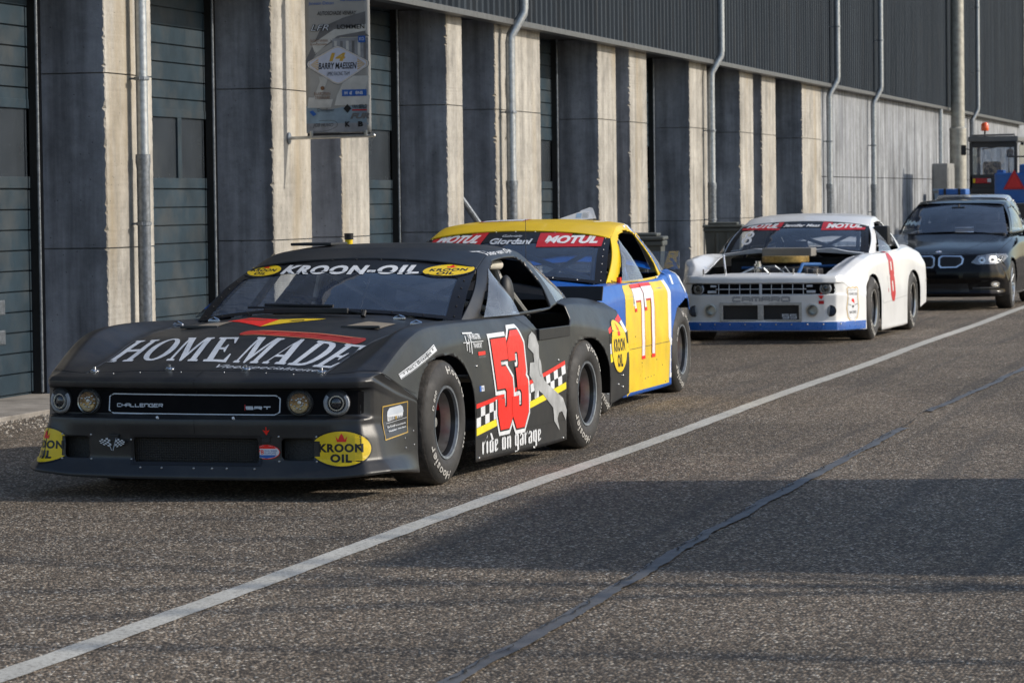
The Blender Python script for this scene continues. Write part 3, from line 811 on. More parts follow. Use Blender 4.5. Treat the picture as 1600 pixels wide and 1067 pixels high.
    def wsheet(s0, s1, v0, v1, off, ns=40, nv=14): return grid_mesh([[ws(lerp(s0, s1, i / ns), lerp(v0, v1, j / nv), off) for i in range(ns + 1)] for j in range(nv + 1)])
    a, b = wsheet(-1, 1, 0, 1, 0); P_['windscreen'] = shell('windscreen', a, b, M_wind, root, 0)
    mb = MB(); ban = c.get('banner_v', .74)
    for s0, s1, v0, v1 in ((-1.0, -.915, 0, ban), (.895, 1.0, 0, ban), (-.915, .895, 0, .045), (-1., 1., ban, 1.02)):
        mb.add(*wsheet(s0, s1, v0, v1, .004))
    P_['wframe'] = mb.build('windscreen_frame', c.get('framepaint', I_black), root, smooth=True)
    if P_['wframe'].data.polygons[0].normal.z < 0: P_['wframe'].data.flip_normals()
    mb = MB()
    for s in [-.96] * 6 + [.95] * 6: pass
    for k in range(7):
        for s in (-.957, .948): mb.ell(ws(s, .05 + k * .15, .006), (.006, .006, .004), 6, 4)
    for k in range(9): mb.ell(ws(-.88 + k * .215, .985, .006), (.006, .006, .004), 6, 4); 
    for k in range(8): mb.ell(ws(-.8 + k * .22, .022, .006), (.005, .005, .004), 6, 4)
    mb.build('frame_bolt', M_bolt if c.get('brightbolts') else M_dark, root)['kind'] = 'stuff'
    # vent window: bulging clear wind deflector in the front of each door opening
    if c.get('vent', True):
        for s in (1, -1):
            gr = []
            for i in range(13):
                u = i / 12; row = []
                for j in range(13):
                    v = j / 12
                    lo = Vector((.875, lerp(.96, 1.42, u), .85 + dz)); hi = Vector((.735, lerp(1.46, 1.50, u), lerp(1.11, 1.045, u) + rz))
                    p = lo.lerp(hi, v); bul = math.sin(math.pi * min(1, u * .75 + .12)) * math.sin(math.pi * v)
                    row.append(Vector(((p.x + .06 * u * (1 - v * .4) + .035 * bul) * s, p.y, p.z)))
                gr.append(row)
            a, b = grid_mesh(gr); P_['vent%d' % s] = shell('vent_window', a, b, M_polyc, root, 0)
    P_['ws'] = ws
    # interior
    mb = MB(); mb.box((-.70, .78, .14), (.70, 3.3, .20)); mb.box((-.66, -.2 if c.get('no_hood') else -.78, .13), (.66, .78, .36 if c.get('no_hood') else .60)); mb.box((-.70, .78, .2), (.70, .84, .80)); mb.box((-.62, 2.35, .2), (.62, 3.3, .70)); mb.box((-.80, 2.95, .3), (.80, 3.40, .80))
    mb.box((-.72, .84, .72 + dz), (.72, 1.02, .80 + dz), .02)
    for s in (-1, 1): mb.box((s * .90, .84, .2), (s * .93, 2.1, .74)); mb.box((s * .62, -.5, .15), (s * .66, .5, .62)); mb.box((s * .62, 2.1, .15), (s * .66, 3.2, .68))
    mb.build('inner_structure', M_dark, root)
    ct = c.get('cage', M_tube); mb = MB(); r = .022; h = 1.14 + rz
    for s in (-1, 1):
        mb.tube([(s * .60, .95, .3), (s * .62, 1.05, .82), (s * .565, 1.50, h - .03), (s * .54, 2.12, h), (s * .66, 2.2, .75), (s * .66, 2.2, .2)], r, 8)
        mb.tube([(s * .52, 2.16, h - .04), (s * .48, 3.05, .74)], r, 8); mb.tube([(s * .86, 1.05, .62), (s * .86, 2.15, .62)], r, 8)
        mb.tube([(s * .62, 1.0, .5), (s * .86, 1.25, .5), (s * .86, 2.0, .5), (s * .66, 2.2, .5)], r, 8)
    mb.tube([(-.54, 2.14, h), (.54, 2.14, h)], r, 8); mb.tube([(-.56, 1.50, h - .03), (.56, 1.50, h - .03)], r, 8); mb.tube([(-.62, 1.05, .80), (.62, 1.05, .80)], r, 8)
    mb.tube([(-.54, 2.16, h - .05), (.62, 2.18, .45)], r, 8); mb.tube([(.50, 2.2, h - .05), (-.46, 3.0, .76)], r * .9, 8); mb.tube([(-.5, 2.2, h - .05), (.46, 3.0, .76)], r * .9, 8)
    for x in (-.22, 0.02): mb.tube([(x, 1.18, .8), (x, 1.47, h - .04)], .008, 6)
    mb.build('roll_cage', ct, root, smooth=True)
    mb = MB(); sx = -.33
    mb.box((sx - .24, 1.75, .24), (sx + .24, 2.2, .36), .04); mb.M = Matrix.Translation((sx, 2.16, .32)) @ Matrix.Rotation(R(-14), 4, 'X'); mb.box((-.25, 0, 0), (.25, .10, .50), .04); mb.box((-.15, -.01, .50), (.15, .09, .70), .045)
    for s in (-1, 1): mb.box((s * .20, -.14, .36), (s * .26, .06, .52), .02); mb.box((s * .13, -.12, .52), (s * .17, .06, .68), .02)
    mb.M = None; mb.build('racing_seat', c.get('seatmat', M_dark), root)
    mb = MB(); mb.M = Matrix.Translation((sx, 1.36, .78)) @ Matrix.Rotation(R(70), 4, 'X')
    mb.tube([(math.cos(a) * .17, math.sin(a) * .17, 0) for a in [2 * math.pi * k / 24 for k in range(25)]], .014, 8, cap=False); mb.tube([(-.17, 0, 0), (.17, 0, 0)], .010, 6); mb.tube([(0, 0, 0), (0, -.17, 0)], .010, 6); mb.tube([(0, 0, 0), (0, 0, -.3)], .018, 8)
    mb.M = None; mb.build('steering_wheel', M_black, root)
    # wheels
    for (x, y, s) in ((.99 - .135, 0, 1), (-.99 + .135, 0, -1), (.985 - .14, WB, 1), (-.985 + .14, WB, -1)):
        make_wheel_part(root, (x, y, .33), s, style=c.get('wheels', 'black'), w=.26)
    return P_
def bolts(root, pts, r=.008, m=None, name='bolt', dirv=(0, -1, 0)):
    mb = MB()
    for p in pts: mb.ell(p, (r, r, r * .7), 8, 5)
    return mb.build(name, m or M_bolt, root, smooth=True)
# ================================================================== THE THREE RACE CARS
M_satin = mat('satin_black_wrap', (.0115, .0122, .0145), .38, var=.12, scale=3, dirt=.20, spec=.5, rvar=.07)
M_yellow = mat('yellow_paint', (.70, .47, .006), .4, var=.07, scale=3, dirt=.18, coat=.1, spec=.3)
M_bluep = mat('blue_paint', (.003, .085, .40), .36, var=.12, scale=3, dirt=.06, coat=.15, spec=.35)
M_white = mat('white_paint', (.66, .67, .68), .35, var=.05, scale=2, dirt=.16, coat=.4)
M_cage_b = mat('roll_cage_blue', (.02, .09, .26), .4)
M_cage_d = mat('roll_cage_dark', (.05, .055, .065), .4)

PLAN = [(0, -1.065), (.35, -1.055), (.70, -1.012), (.862, -.958), (.908, -.875), (.952, -.65), (.984, -.475), (.986, -.45)]
def nose_from(plan, spec):
    """spec: list of (z list per column, inset list per column); insets move along the plan normal"""
    nrm = []
    for i, (x, y) in enumerate(plan):
        a = plan[max(i - 1, 0)]; b = plan[min(i + 1, len(plan) - 1)]; t = Vector((b[0] - a[0], b[1] - a[1])); t.normalize()
        nrm.append(Vector((t.y, -t.x)) if i else Vector((0, -1)))
    def rows(top):
        out = [[p + Vector((0, -.0025, 0)) for p in top]]
        for zs, ds in spec:
            r = []
            for i, (x, y) in enumerate(plan):
                d = ds[i]; px = x - nrm[i].x * d if i else 0
                r.append(Vector((px, y - nrm[i].y * d, zs[i])))
            out.append(r)
        return out
    return rows
def rowz(z, corner):   # z for columns 0..4 and three corner values
    return [z] * 5 + list(corner)
def ins(d, corner=(0, 0, 0)): return [d] * 5 + list(corner)
NOSE_A = nose_from(PLAN, [
    (rowz(.618, (.530, .478, .468)), [.030, .030, .030, .024, .010, .004, .002, .002]),
    (rowz(.598, (.515, .468, .456)), [0, 0, 0, 0, 0, 0, 0, 0]),
    (rowz(.566, (.495, .455, .445)), ins(.004, (0, 0, 0))),
    (rowz(.556, (.485, .445, .435)), [.050, .050, .050, .042, .006, 0, 0, 0]),
    (rowz(.425, (.40, .38, .37)), [.040, .040, .040, .034, .004, 0, 0, 0]),
    (rowz(.408, (.385, .365, .36)), ins(.002, (0, 0, 0))),
    (rowz(.380, (.355, .34, .335)), ins(.000, (0, 0, 0))),
    (rowz(.322, (.31, .30, .29)), [.008, .008, .004, -.022, -.024, -.012, 0, 0]),
    (rowz(.205, (.21, .20, .20)), [.016, .016, .008, -.045, -.050, -.020, -.004, 0]),
    ([.172, .172, .174, .186, .190, .180, .168, .165], [-.004, -.004, -.010, -.062, -.068, -.034, -.006, -.002]),
    ([.118, .118, .122, .142, .150, .135, .118, .115], [-.034, -.034, -.045, -.098, -.108, -.062, -.014, -.008]),
    ([.102, .102, .107, .128, .137, .122, .104, .100], [-.031, -.031, -.042, -.095, -.105, -.060, -.012, -.008]),
    ([.098, .098, .103, .124, .133, .118, .100, .098], ins(.05, (.04, .02, .02)))])

# ---- shared artwork -------------------------------------------------------
def kroon(a=.5, b=.3, c=(0, 0), dark=True):
    A = Art(); A.ellipse(c, (a + .008, b + .008), I_black); A.ellipse(c, (a, b), I_yel)
    A.text('KROON', (c[0] - a * .74, c[1] - b * .20, c[0] + a * .74, c[1] + b * .30), I_black, bold=.048, space=1.14)
    A.text('OIL', (c[0] - a * .36, c[1] - b * .80, c[0] + a * .36, c[1] - b * .30), I_black, bold=.048, space=1.14)
    k = a; x, y = c[0] + a * .02, c[1] + b * .40
    cw = a * .20; chh = b * .34
    A.poly([(x - cw, y + chh), (x - cw * .75, y), (x + cw * .75, y), (x + cw, y + chh), (x + cw * .55, y + chh * .35), (x + cw * .3, y + chh), (x, y + chh * 1.45), (x - cw * .3, y + chh), (x - cw * .55, y + chh * .35)], I_red)
    return A
def chequer(a0, a1, bfun, h, n, m1=None, m2=None):
    """two rows of squares following a baseline"""
    A = Art(); w = (a1 - a0) / n
    for i in range(n):
        x0, x1 = a0 + i * w, a0 + (i + 1) * w
        for j in (0, 1):
            m = (m1 or I_white) if (i + j) % 2 else (m2 or I_black)
            A.poly([(x0, bfun(x0) + j * h), (x1, bfun(x1) + j * h), (x1, bfun(x1) + (j + 1) * h), (x0, bfun(x0) + (j + 1) * h)], m)
    return A
def badge_letters(A, txt, box, m, w):
    """wide rounded outline lettering"""
    G = {'C': [[(1, 1), (.1, 1), (0, .85), (0, .15), (.1, 0), (1, 0)]], 'A': [[(0, 0), (0, .85), (.1, 1), (.9, 1), (1, .85), (1, 0)], [(0.05, .45), (.95, .45)]],
         'M': [[(0, 0), (0, 1), (.9, 1), (1, .85), (1, 0)], [(.5, .92), (.5, 0)]], 'R': [[(0, 0), (0, 1), (.9, 1), (1, .85), (1, .6), (.9, .45), (.1, .45)], [(.6, .38), (1, 0)]],
         'O': [[(.1, 0), (0, .15), (0, .85), (.1, 1), (.9, 1), (1, .85), (1, .15), (.9, 0), (.1, 0)]], 'H': [[(0, 0), (0, 1)], [(1, 0), (1, 1)], [(.06, .5), (.94, .5)]],
         'L': [[(0, 1), (0, 0), (1, 0)]], 'E': [[(1, 1), (0, 1), (0, 0), (1, 0)], [(.08, .5), (.9, .5)]], 'N': [[(0, 0), (0, 1), (.9, 1), (1, .85), (1, 0)]],
         'G': [[(1, 1), (.1, 1), (0, .85), (0, .15), (.1, 0), (1, 0), (1, .5), (.55, .5)]], 'S': [[(1, 1), (0, 1), (0, .5), (1, .5), (1, 0), (0, 0)]], 'T': [[(0, 1), (1, 1)], [(.5, .92), (.5, 0)]]}
    a0, b0, a1, b1 = box; cw = (a1 - a0) / len(txt)
    for i, ch in enumerate(txt):
        for pl in G[ch]: A.stroke([(a0 + cw * (i + .10 + .78 * x), b0 + (b1 - b0) * y) for x, y in pl], w, m)
def slab(A, txt, quad, m, gapw=.10):
    """bold italic serif capitals drawn as outlines"""
    def O(n=28, rx=.5, ry=.5): return [(.5 + rx * math.cos(2 * math.pi * k / n), .5 + ry * math.sin(2 * math.pi * k / n)) for k in range(n)]
    stem = lambda x, w=.2: [(x - .08, 0), (x + w + .08, 0), (x + w + .08, .07), (x + w, .09), (x + w, .91), (x + w + .08, .93), (x + w + .08, 1), (x - .08, 1), (x - .08, .93), (x, .91), (x, .09), (x - .08, .07)]
    G = {'H': (1., [(stem(.1), []), (stem(.7), []), ([(.30, .455), (.70, .455), (.70, .545), (.30, .545)], [])]),
         'O': (.98, [(O(), [[(.5 + .27 * math.cos(2 * math.pi * k / 24), .5 + .43 * math.sin(2 * math.pi * k / 24)) for k in range(24)]])]),
         'M': (1.18, [([(0, 0), (.26, 0), (.26, .06), (.17, .08), (.17, .80), (.45, 0), (.53, 0), (.80, .80), (.80, .08), (.74, .06), (.74, 0), (1.08, 0), (1.08, .06), (1.0, .08), (1.0, .92), (1.08, .94), (1.08, 1), (.76, 1), (.54, .33), (.31, 1), (0, 1), (0, .94), (.08, .92), (.08, .08), (0, .06)], [])]),
         'E': (.84, [([(0, 0), (.80, 0), (.84, .30), (.79, .30), (.68, .08), (.32, .08), (.32, .46), (.48, .46), (.54, .36), (.58, .36), (.58, .66), (.54, .66), (.48, .54), (.32, .54), (.32, .92), (.64, .92), (.74, .72), (.79, .72), (.78, 1), (0, 1), (0, .93), (.10, .91), (.10, .09), (0, .07)], [])]),
         'A': (1.02, [([(0, 0), (.27, 0), (.27, .07), (.17, .09), (.23, .27), (.57, .27), (.64, .09), (.55, .07), (.55, 0), (1.0, 0), (1.0, .07), (.92, .09), (.58, 1), (.44, 1), (.10, .09), (0, .07)], [[(.26, .35), (.40, .76), (.54, .35)]])]),
         'D': (1.0, [([(0, 0), (.5, 0), (.72, .04), (.88, .16), (.96, .34), (.98, .5), (.96, .66), (.88, .84), (.72, .96), (.5, 1), (0, 1), (0, .93), (.10, .91), (.10, .09), (0, .07)], [[(.32, .09), (.32, .91), (.5, .91), (.64, .84), (.71, .70), (.73, .5), (.71, .30), (.64, .16), (.5, .09)]])]), ' ': (.34, [])}
    x = 0.; adv = []
    for ch in txt: adv.append(x); x += G[ch][0] + gapw
    tot = x - gapw; q = [Vector(p) for p in quad]
    def f(u, v):
        p = (q[0] * (1 - u) + q[1] * u) * (1 - v) + (q[3] * (1 - u) + q[2] * u) * v; return (p.x, p.y)
    for ch, x0 in zip(txt, adv):
        for o, hs in G[ch][1]:
            F_ = lambda pts: [f((x0 + a) / tot, b) for a, b in pts]
            A.poly(F_(o), m, [F_(h) for h in hs])
def black_letter(A, txt, box, m, slope=0.):
    """broad-nib gothic minuscules"""
    st = lambda x, y0, y1, w=.22: [(x, y0 + .10), (x + w * .5, y0), (x + w, y0 + .10), (x + w, y1 - .10), (x + w * .5, y1), (x, y1 - .10)]
    dm = lambda x, y, w=.20: [(x, y - w * .5), (x + w * .6, y - w * .1), (x + w, y + w * .5), (x + w * .4, y + w * .1)]
    G = {'r': (.50, [st(.0, 0, .68), dm(.22, .60, .26)]), 'i': (.34, [st(0, 0, .68), dm(.02, .86, .18)]),
         'd': (.62, [st(0, 0, .66), st(.34, 0, .62), [(.22, .05), (.34, 0.0), (.34, .10), (.22, .15)], [(.34, .62), (.56, .66), (.30, 1.0), (.08, 1.0)], [(.22, .58), (.34, .54), (.34, .62), (.22, .68)]]),
         'e': (.52, [st(0, 0, .68), [(.22, .62), (.34, .68), (.46, .56), (.46, .44), (.22, .30), (.22, .38), (.34, .46), (.34, .54), (.22, .56)], [(.22, .02), (.46, .14), (.46, .20), (.22, .12)]]),
         'o': (.62, [st(0, 0, .68), st(.34, 0, .68), [(.22, .55), (.34, .62), (.34, .70), (.22, .64)], [(.22, .04), (.34, 0.), (.34, .10), (.22, .14)]]),
         'n': (.64, [st(0, 0, .68), st(.36, 0, .68), [(.22, .52), (.36, .60), (.36, .70), (.22, .62)]]),
         'g': (.62, [st(0, .04, .68), [(.34, .64), (.45, .70), (.56, .60), (.56, -.16), (.40, -.32), (.02, -.24), (.02, -.16), (.34, -.20)], [(.22, .56), (.34, .60), (.34, .68), (.22, .64)], [(.22, .08), (.34, .02), (.34, .12), (.22, .16)]]),
         'a': (.60, [st(0, 0, .40), st(.34, 0, .66), [(.02, .54), (.20, .70), (.34, .66), (.34, .56), (.20, .60), (.10, .50)], [(.22, .30), (.34, .36), (.34, .44), (.22, .38)], [(.22, .04), (.34, .0), (.34, .08), (.22, .12)]]), ' ': (.34, [])}
    x = 0; adv = []
    for ch in txt: adv.append(x); x += G[ch][0] + .08
    tot = x - .08; a0, b0, a1, b1 = box
    for ch, x0 in zip(txt, adv):
        for pl in G[ch][1]: A.poly([(a0 + (a1 - a0) * (x0 + a) / tot, b0 + (b1 - b0) * b + slope * (a1 - a0) * (x0 + a) / tot) for a, b in pl], m)
def motul(A, quad_x0, quad_x1, z0, z1, sl):
    A.poly([(quad_x0, z0), (quad_x1, z0), (quad_x1 + sl, z1), (quad_x0 + sl, z1)], I_dred)
    w = quad_x1 - quad_x0; h = z1 - z0
    A.text('MOTUL', None, I_white, bold=.05, shear=.28, quad=[(quad_x0 + w * .10, z0 + h * .22), (quad_x1 - w * .08, z0 + h * .22), (quad_x1 - w * .08 + sl, z1 - h * .20), (quad_x0 + w * .10 + sl, z1 - h * .20)])
def ring_light(name, root, bv, x, z, r, kind):
    """round headlight set into the nose, facing along the surface"""
    h = bv.ray_cast(Vector((x, -4, z)), Vector((0, 1, 0))); n = Vector((h[1].x, h[1].y, 0)); n = -n if n.y > 0 else n; n.normalize()
    if abs(n.x) > .35: n = Vector((math.copysign(.33, n.x), -.94, 0)).normalized()
    M = Matrix.Translation(h[0] + n * .006) @ Matrix.Rotation(math.atan2(n.x, -n.y), 4, 'Z'); c = (0, 0, 0)
    mb = MB(); mb.M = M; mb.use(M_dark); mb.lathe([(r + .004, .02), (r + .004, -.004), (r, -.006), (0, -.0055)], c, 'y', 36)
    if kind == 'proj':
        mb.use(mat('halo_grey', (.52, .54, .58), .3, spec=.6)); mb.lathe([(r, -.008), (r - .004, -.016), (r * .76, -.016), (r * .70, -.006)], c, 'y', 36, R(140), R(400))
        mb.use(M_refl); mb.lathe([(r * .62, -.006), (r * .58, -.020), (r * .50, -.020), (r * .47, -.006)], c, 'y', 28)
        mb.use(mat('projector_glass', (.01, .012, .016), .08, coat=1.)); mb.ell((0, -.006, 0), (r * .46, r * .28, r * .46), 18, 10)
    else:
        mb.use(M_refl); mb.lathe([(r, -.008), (r - .004, -.018), (r * .84, -.016), (r * .80, -.007)], c, 'y', 36)
        mb.use(mat('reflector_amber', (.34, .22, .10), .25, metal=.7, var=.5, scale=60)); mb.lathe([(r * .78, -.014), (r * .5, -.008), (0, -.007)], c, 'y', 24)
        mb.use(M_refl)
        for k in range(14):
            a = k * 2.4; q = .25 + .5 * (k % 5) / 5; mb.ell((math.cos(a) * r * q, -.010, math.sin(a) * r * q), (r * .10, .006, r * .08), 8, 6)
        mb.use(mat('bulb_white', (.8, .78, .7), .15)); mb.ell((0, -.014, .004), (r * .16, .01, r * .14), 10, 8)
    h_ = mb.build('headlight', None, root, smooth=True, angle=50)
    mb = MB(); mb.M = M; mb.lathe([(r + .002, -.010), (r * .9, -.026), (r * .6, -.036), (r * .3, -.040), (0, -.041)], c, 'y', 32); mb.build('headlight_glass', M_lens, h_, smooth=True, fix=False)
    return h_

# =============================== CAR 1: black, number 53
def car_frame(name, label, o, ang, cat='race car'):
    return thing(name, label, cat, (o[0], o[1], 0), -R(ang), 'race cars queued beside the pit garages')
car1 = car_frame('race_car', 'matt black race car with big red number 53 on its door, first in the row', (-5.63, 16.981), 4.1)
cfg1 = dict(sill=[(1.56, 1.2), (1.56, .85), (1.66, .755), (2.26, .755), (2.30, .79), (2.30, 1.2)], banner_v=.69, paint=M_satin, nose_rows=NOSE_A, cage=M_tube,
    nose_cuts=[[(-.345, .190), (.345, .190), (.345, .312), (-.345, .312)], [(.465, .205), (.635, .205), (.635, .312), (.465, .312)], [(-.755, .205), (-.610, .205), (-.610, .312), (-.755, .312)]])
p1 = build_race_car(cfg1, car1)

b1 = bvh_of([p1['body'], p1['hood'], p1['nose'], p1['side1'], p1['side-1'], p1['roof']]); bw1 = bvh_of([p1['wframe'], p1['windscreen']])
def q4(A, txt, quad, m, **k): A.text(txt, None, m, quad=quad, **k); return A
A = Art(); A.poly([(-.865, .438), (-.85, .432), (.85, .432), (.865, .438), (.865, .545), (.85, .552), (-.85, .552), (-.865, .545)], mat('recess_black', (.004, .004, .005), .8, spec=.1)); lay('headlight_band', A, FR_FRONT, b1, car1, off=.001)
# headlights, grille panel
for x, k in ((-.795, 'proj'), (-.620, 'amber'), (.552, 'amber'), (.738, 'proj')):
    ring_light('headlight', car1, b1, x, .490, .066, k)
A = Art(); A.stroke([(-.475, .433), (.420, .430), (.446, .444), (.448, .512), (.425, .528), (-.475, .532), (-.500, .518), (-.502, .448)], .006, I_silver, closed=True)
A.poly([(-.492, .438), (.438, .436), (.438, .522), (-.492, .526)], mat('recess_black', (.004, .004, .005), .8, spec=.1))
lay('grille_panel', A, FR_FRONT, b1, car1)
A = Art(); badge_letters(A, 'CHALLENGER', (-.455, .467, -.185, .482), I_silver, .0042); lay('badge', A, FR_FRONT, b1, car1, off=.0045)
A = Art(); badge_letters(A, 'SRT', (.265, .459, .405, .471), I_silver, .005); A.rect(.262, .452, .266, .482, I_dred); lay('badge', A, FR_FRONT, b1, car1, off=.0045)
mb = MB()
for x0, x1 in ((-.35, .35),): mb.box((x0, -1.008, .18), (x1, -1.000, .32))
mb.box((.455, -.965, .19), (.65, -.955, .32)); mb.box((-.77, -.93, .19), (-.60, -.92, .32)); g_ = mb.build('grille_mesh', M_mesh, car1); g_['kind'] = 'stuff'
mb = MB()
for z in [.195 + .0125 * k for k in range(10)]:
    mb.tube([(-.345, -1.02 , z), (.345, -1.02, z)], .0012, 4, cap=False)
for k in range(56): mb.tube([(-.345 + k * .0125, -1.02, .188), (-.345 + k * .0125, -1.02, .314)], .0012, 4, cap=False)
g_ = mb.build('mesh_wires', M_rimblk, car1); g_['kind'] = 'stuff'
A = Art(); A.stroke([(-.355, .180), (.355, .180), (.355, .322), (-.355, .322)], .014, I_black, closed=True); lay('grille_frame', A, FR_FRONT, b1, car1)
# seams
A = Art(); A.rect(-.002, .335, .002, .405, I_black); A.rect(-.002, .535, .002, .61, I_black); lay('seam', A, FR_FRONT, b1, car1, off=.001)
# front stickers
def kr(frame, z, a, b, root, bv, **k):
    A = kroon(a, b); A.warp(lambda p, q: (p, q + z)); return lay('oil_sticker', A, frame, bv, root, **k)
kr(FR_YAW(22, (.775, -1.0)), .262, .150, .087, car1, b1)
kr(FR_YAW(-30, (-.885, -.985)), .262, .150, .087, car1, b1)
A = Art(); A.ellipse((.385, .245), (.072, .037), I_red); A.ellipse((.385, .245), (.068, .033), I_white)
A.poly([(.33, .262), (.345, .272), (.385, .279), (.425, .272), (.44, .262)], I_red); A.poly([(.33, .230), (.345, .219), (.385, .212), (.425, .219), (.44, .230)], I_blue)
A.text('V8', (.332, .234, .372, .257), I_red, bold=.01); A.text('OVAL SERIES', (.376, .247, .440, .256), I_blue); A.text('EUROPE', (.376, .235, .436, .244), I_blue); lay('series_sticker', A, FR_FRONT, b1, car1)
A = Art()
for s in (-1, 1):   # two crossed chequered flags
    for i in range(5):
        for j in range(5):
            u0, v0 = i / 5, j / 5; q = []
            for du, dv in ((0, 0), (.2, 0), (.2, .2), (0, .2)):
                u, v = u0 + du, v0 + dv; q.append((-.462 + s * (.012 + .060 * u + .010 * v), .258 + .052 * v + .018 * u - .03 * v * u))
            A.poly(q, I_white if (i + j) % 2 else I_black)
    A.stroke([(-.462 + s * .008, .245), (-.462 + s * .03, .31)], .003, I_silver)
lay('flag_sticker', A, FR_FRONT, b1, car1)
A = Art(); A.poly([(.386, .372), (.392, .372), (.392, .352), (.408, .358), (.389, .330), (.370, .358), (.386, .352)], I_red); lay('tow_arrow', A, FR_FRONT, b1, car1)
for x in (.386, -.455):
    mb = MB(); mb.box((x - .022, -1.048, .290), (x + .022, -1.020, .322), .004); mb.box((x - .028, -1.052, .318), (x + .028, -1.035, .326), .002); mb.build('tow_strap', M_black, car1)
def spots(root, bv, frame, pts, r=.007, m=None, name='bolt'):
    O, A_, B_, N = frame; mb = MB()
    for a, b in pts:
        h = bv.ray_cast(O + A_ * a + B_ * b, N, 9)
        if h[0] is not None: mb.ell(h[0], (r, r, r), 8, 6)
    if mb.v: o = mb.build(name, m or M_bolt, root, smooth=True); o['kind'] = 'stuff'; return o
spots(car1, b1, FR_FRONT, [(.452, .322), (.452, .197), (.648, .322), (.648, .197), (-.597, .322), (-.597, .197), (-.77, .322), (-.77, .197), (-.3, .160), (-.18, .16), (0, .16), (.18, .16), (.33, .16), (-.36, .30), (-.36, .2), (.1, .16)], .0065)
spots(car1, b1, FR_RIGHT, [(-.60, .24), (-.60, .29), (-.50, .25), (-.50, .32)], .005)
for x in (-.205, .215): 
    mb = MB(); mb.tube([(x, -1.045, .408), (x, -1.062, .418)], .007, 8); mb.build('pin', I_white, car1)
# accountant's sticker on the corner
A = Art(); Q = [(-.125, .295), (.125, .318), (.135, .475), (-.105, .462)]
A.poly(Q, I_dgrey); A.stroke(Q, .005, I_gold, closed=True)
A.poly([(-.065, .385), (.085, .400), (.085, .425), (-.065, .412)], I_white); A.poly([(-.07, .412), (.09, .425), (.082, .452), (.06, .462), (-.045, .452), (-.065, .435)], I_silver)
for k in range(8): A.rect(-.055 + k * .018, .390, -.049 + k * .018, .408, I_dgrey)
A.rect(.003, .392, .013, .410, I_gold); A.stroke([(-.09, .375), (.11, .395)], .002, I_white)
A.text('De Kruijff accountants', None, I_white, quad=[(-.085, .345), (.10, .362), (.10, .376), (-.085, .359)], bold=.015); A.text('Woudenberg - www.dkaa.nl', None, I_white, quad=[(-.085, .325), (.10, .342), (.10, .354), (-.085, .337)], bold=.015)
lay('company_sticker', A, FR_YAW(74, (.935, -.685)), b1, car1)
# bread shop strip on the fender
A = Art(); q = [(-.60, .590), (-.10, .712), (-.128, .748), (-.622, .618)]
A.poly(q, I_white); A.stroke([(-.597, .594), (-.106, .713)], .003, I_black); A.stroke([(-.616, .613), (-.13, .741)], .003, I_black)
A.text("+ Piet's Broodjes +", None, I_black, quad=[(-.565, .604), (-.14, .709), (-.155, .736), (-.580, .624)]); lay('shop_sticker', A, FR_RIGHT, b1, car1)
# bonnet artwork
A = Art(); slab(A, 'HOME', [(-.665, -.70), (.068, -.785), (-.055, -.31), (-.675, -.27)], I_silver)
slab(A, 'MADE', [(.100, -.785), (.652, -.805), (.690, -.375), (.045, -.305)], I_silver)
q4(A, 'Vleesspecialiteiten', [(.04, -.895), (.650, -.905), (.650, -.842), (.04, -.822)], I_silver, shear=.35)
lay('bonnet_lettering', A, FR_TOP, b1, car1, dl=.00005)
A = Art(); L_ = [(-.075, -.175), (.05, -.175), (.3, -.225), (.5, -.265), (.60, -.285)]
A.stroke(L_, .150, mat('sausage_outline', (.45, .22, .12), .5), smooth=True); A.stroke(L_, .132, mat('sausage_red', (.36, .022, .012), .4, var=.3, scale=8), smooth=True)
A.ellipse((-.075, -.175), (.03, .074), mat('sausage_red', (.36, .022, .012)), n=20); A.ellipse((.605, -.286), (.03, .074), mat('sausage_red', (.36, .022, .012)), n=20)
for x in (.05, .20, .36, .50): A.stroke([(x, -.215 - .12 * (x - .05)), (x + .05, -.155 - .16 * x)], .010, I_dred)
A.stroke([(-.02, -.135), (.25, -.17), (.55, -.235)], .012, mat('sausage_light', (.62, .12, .07)), smooth=True)
lay('sausage_artwork', A, FR_TOP, b1, car1)
A = Art(); A.poly([(-.46, .47), (-.37, .575), (-.13, .42), (-.095, .06)], I_red); A.poly([(-.095, .06), (-.13, .42), (.13, .46), (.11, .40)], I_yel)
A.poly([(-.04, .33), (.03, .38), (.05, .34), (.0, .29)], I_black); A.poly([(-.36, .50), (-.20, .43), (-.21, .38), (-.36, .46)], mat('vinyl_brown', (.25, .05, .02)))
lay('ribbon_artwork', A, FR_TOP, b1, car1)
M_dust = mat('dusty_duct', (.20, .17, .13), .8)
for s in (1, -1):
    A = Art(); A.poly([(s * .37, .12), (s * .57, .10), (s * .56, .40), (s * .40, .40)], M_dust); o = lay('bonnet_duct', A, FR_TOP, b1, car1, off=.003)
    mb = MB(); mb.box((s * .36, .085, .822), (s * .58, .105, .838), .004); mb.build('duct_lip', M_satin, o)
for i, (x, y) in enumerate(((-.640, -.875), (-.21, -.885), (.215, -.885), (.625, -.875))):
    h = b1.ray_cast(Vector((x, y, 3)), Vector((0, 0, -1)))[0]
    mb = MB(); mb.M = Matrix.Translation(h) @ Matrix.Rotation(R(12), 4, 'X'); mb.lathe([(.026, 0), (.026, .004), (.018, .006), (.012, .004)], (0, 0, 0), 'z', 20); mb.lathe([(.009, 0), (.009, .022), (0, .024)], (0, 0, 0), 'z', 12)
    mb.build('bonnet_pin', M_chrome, car1, smooth=True, angle=30)
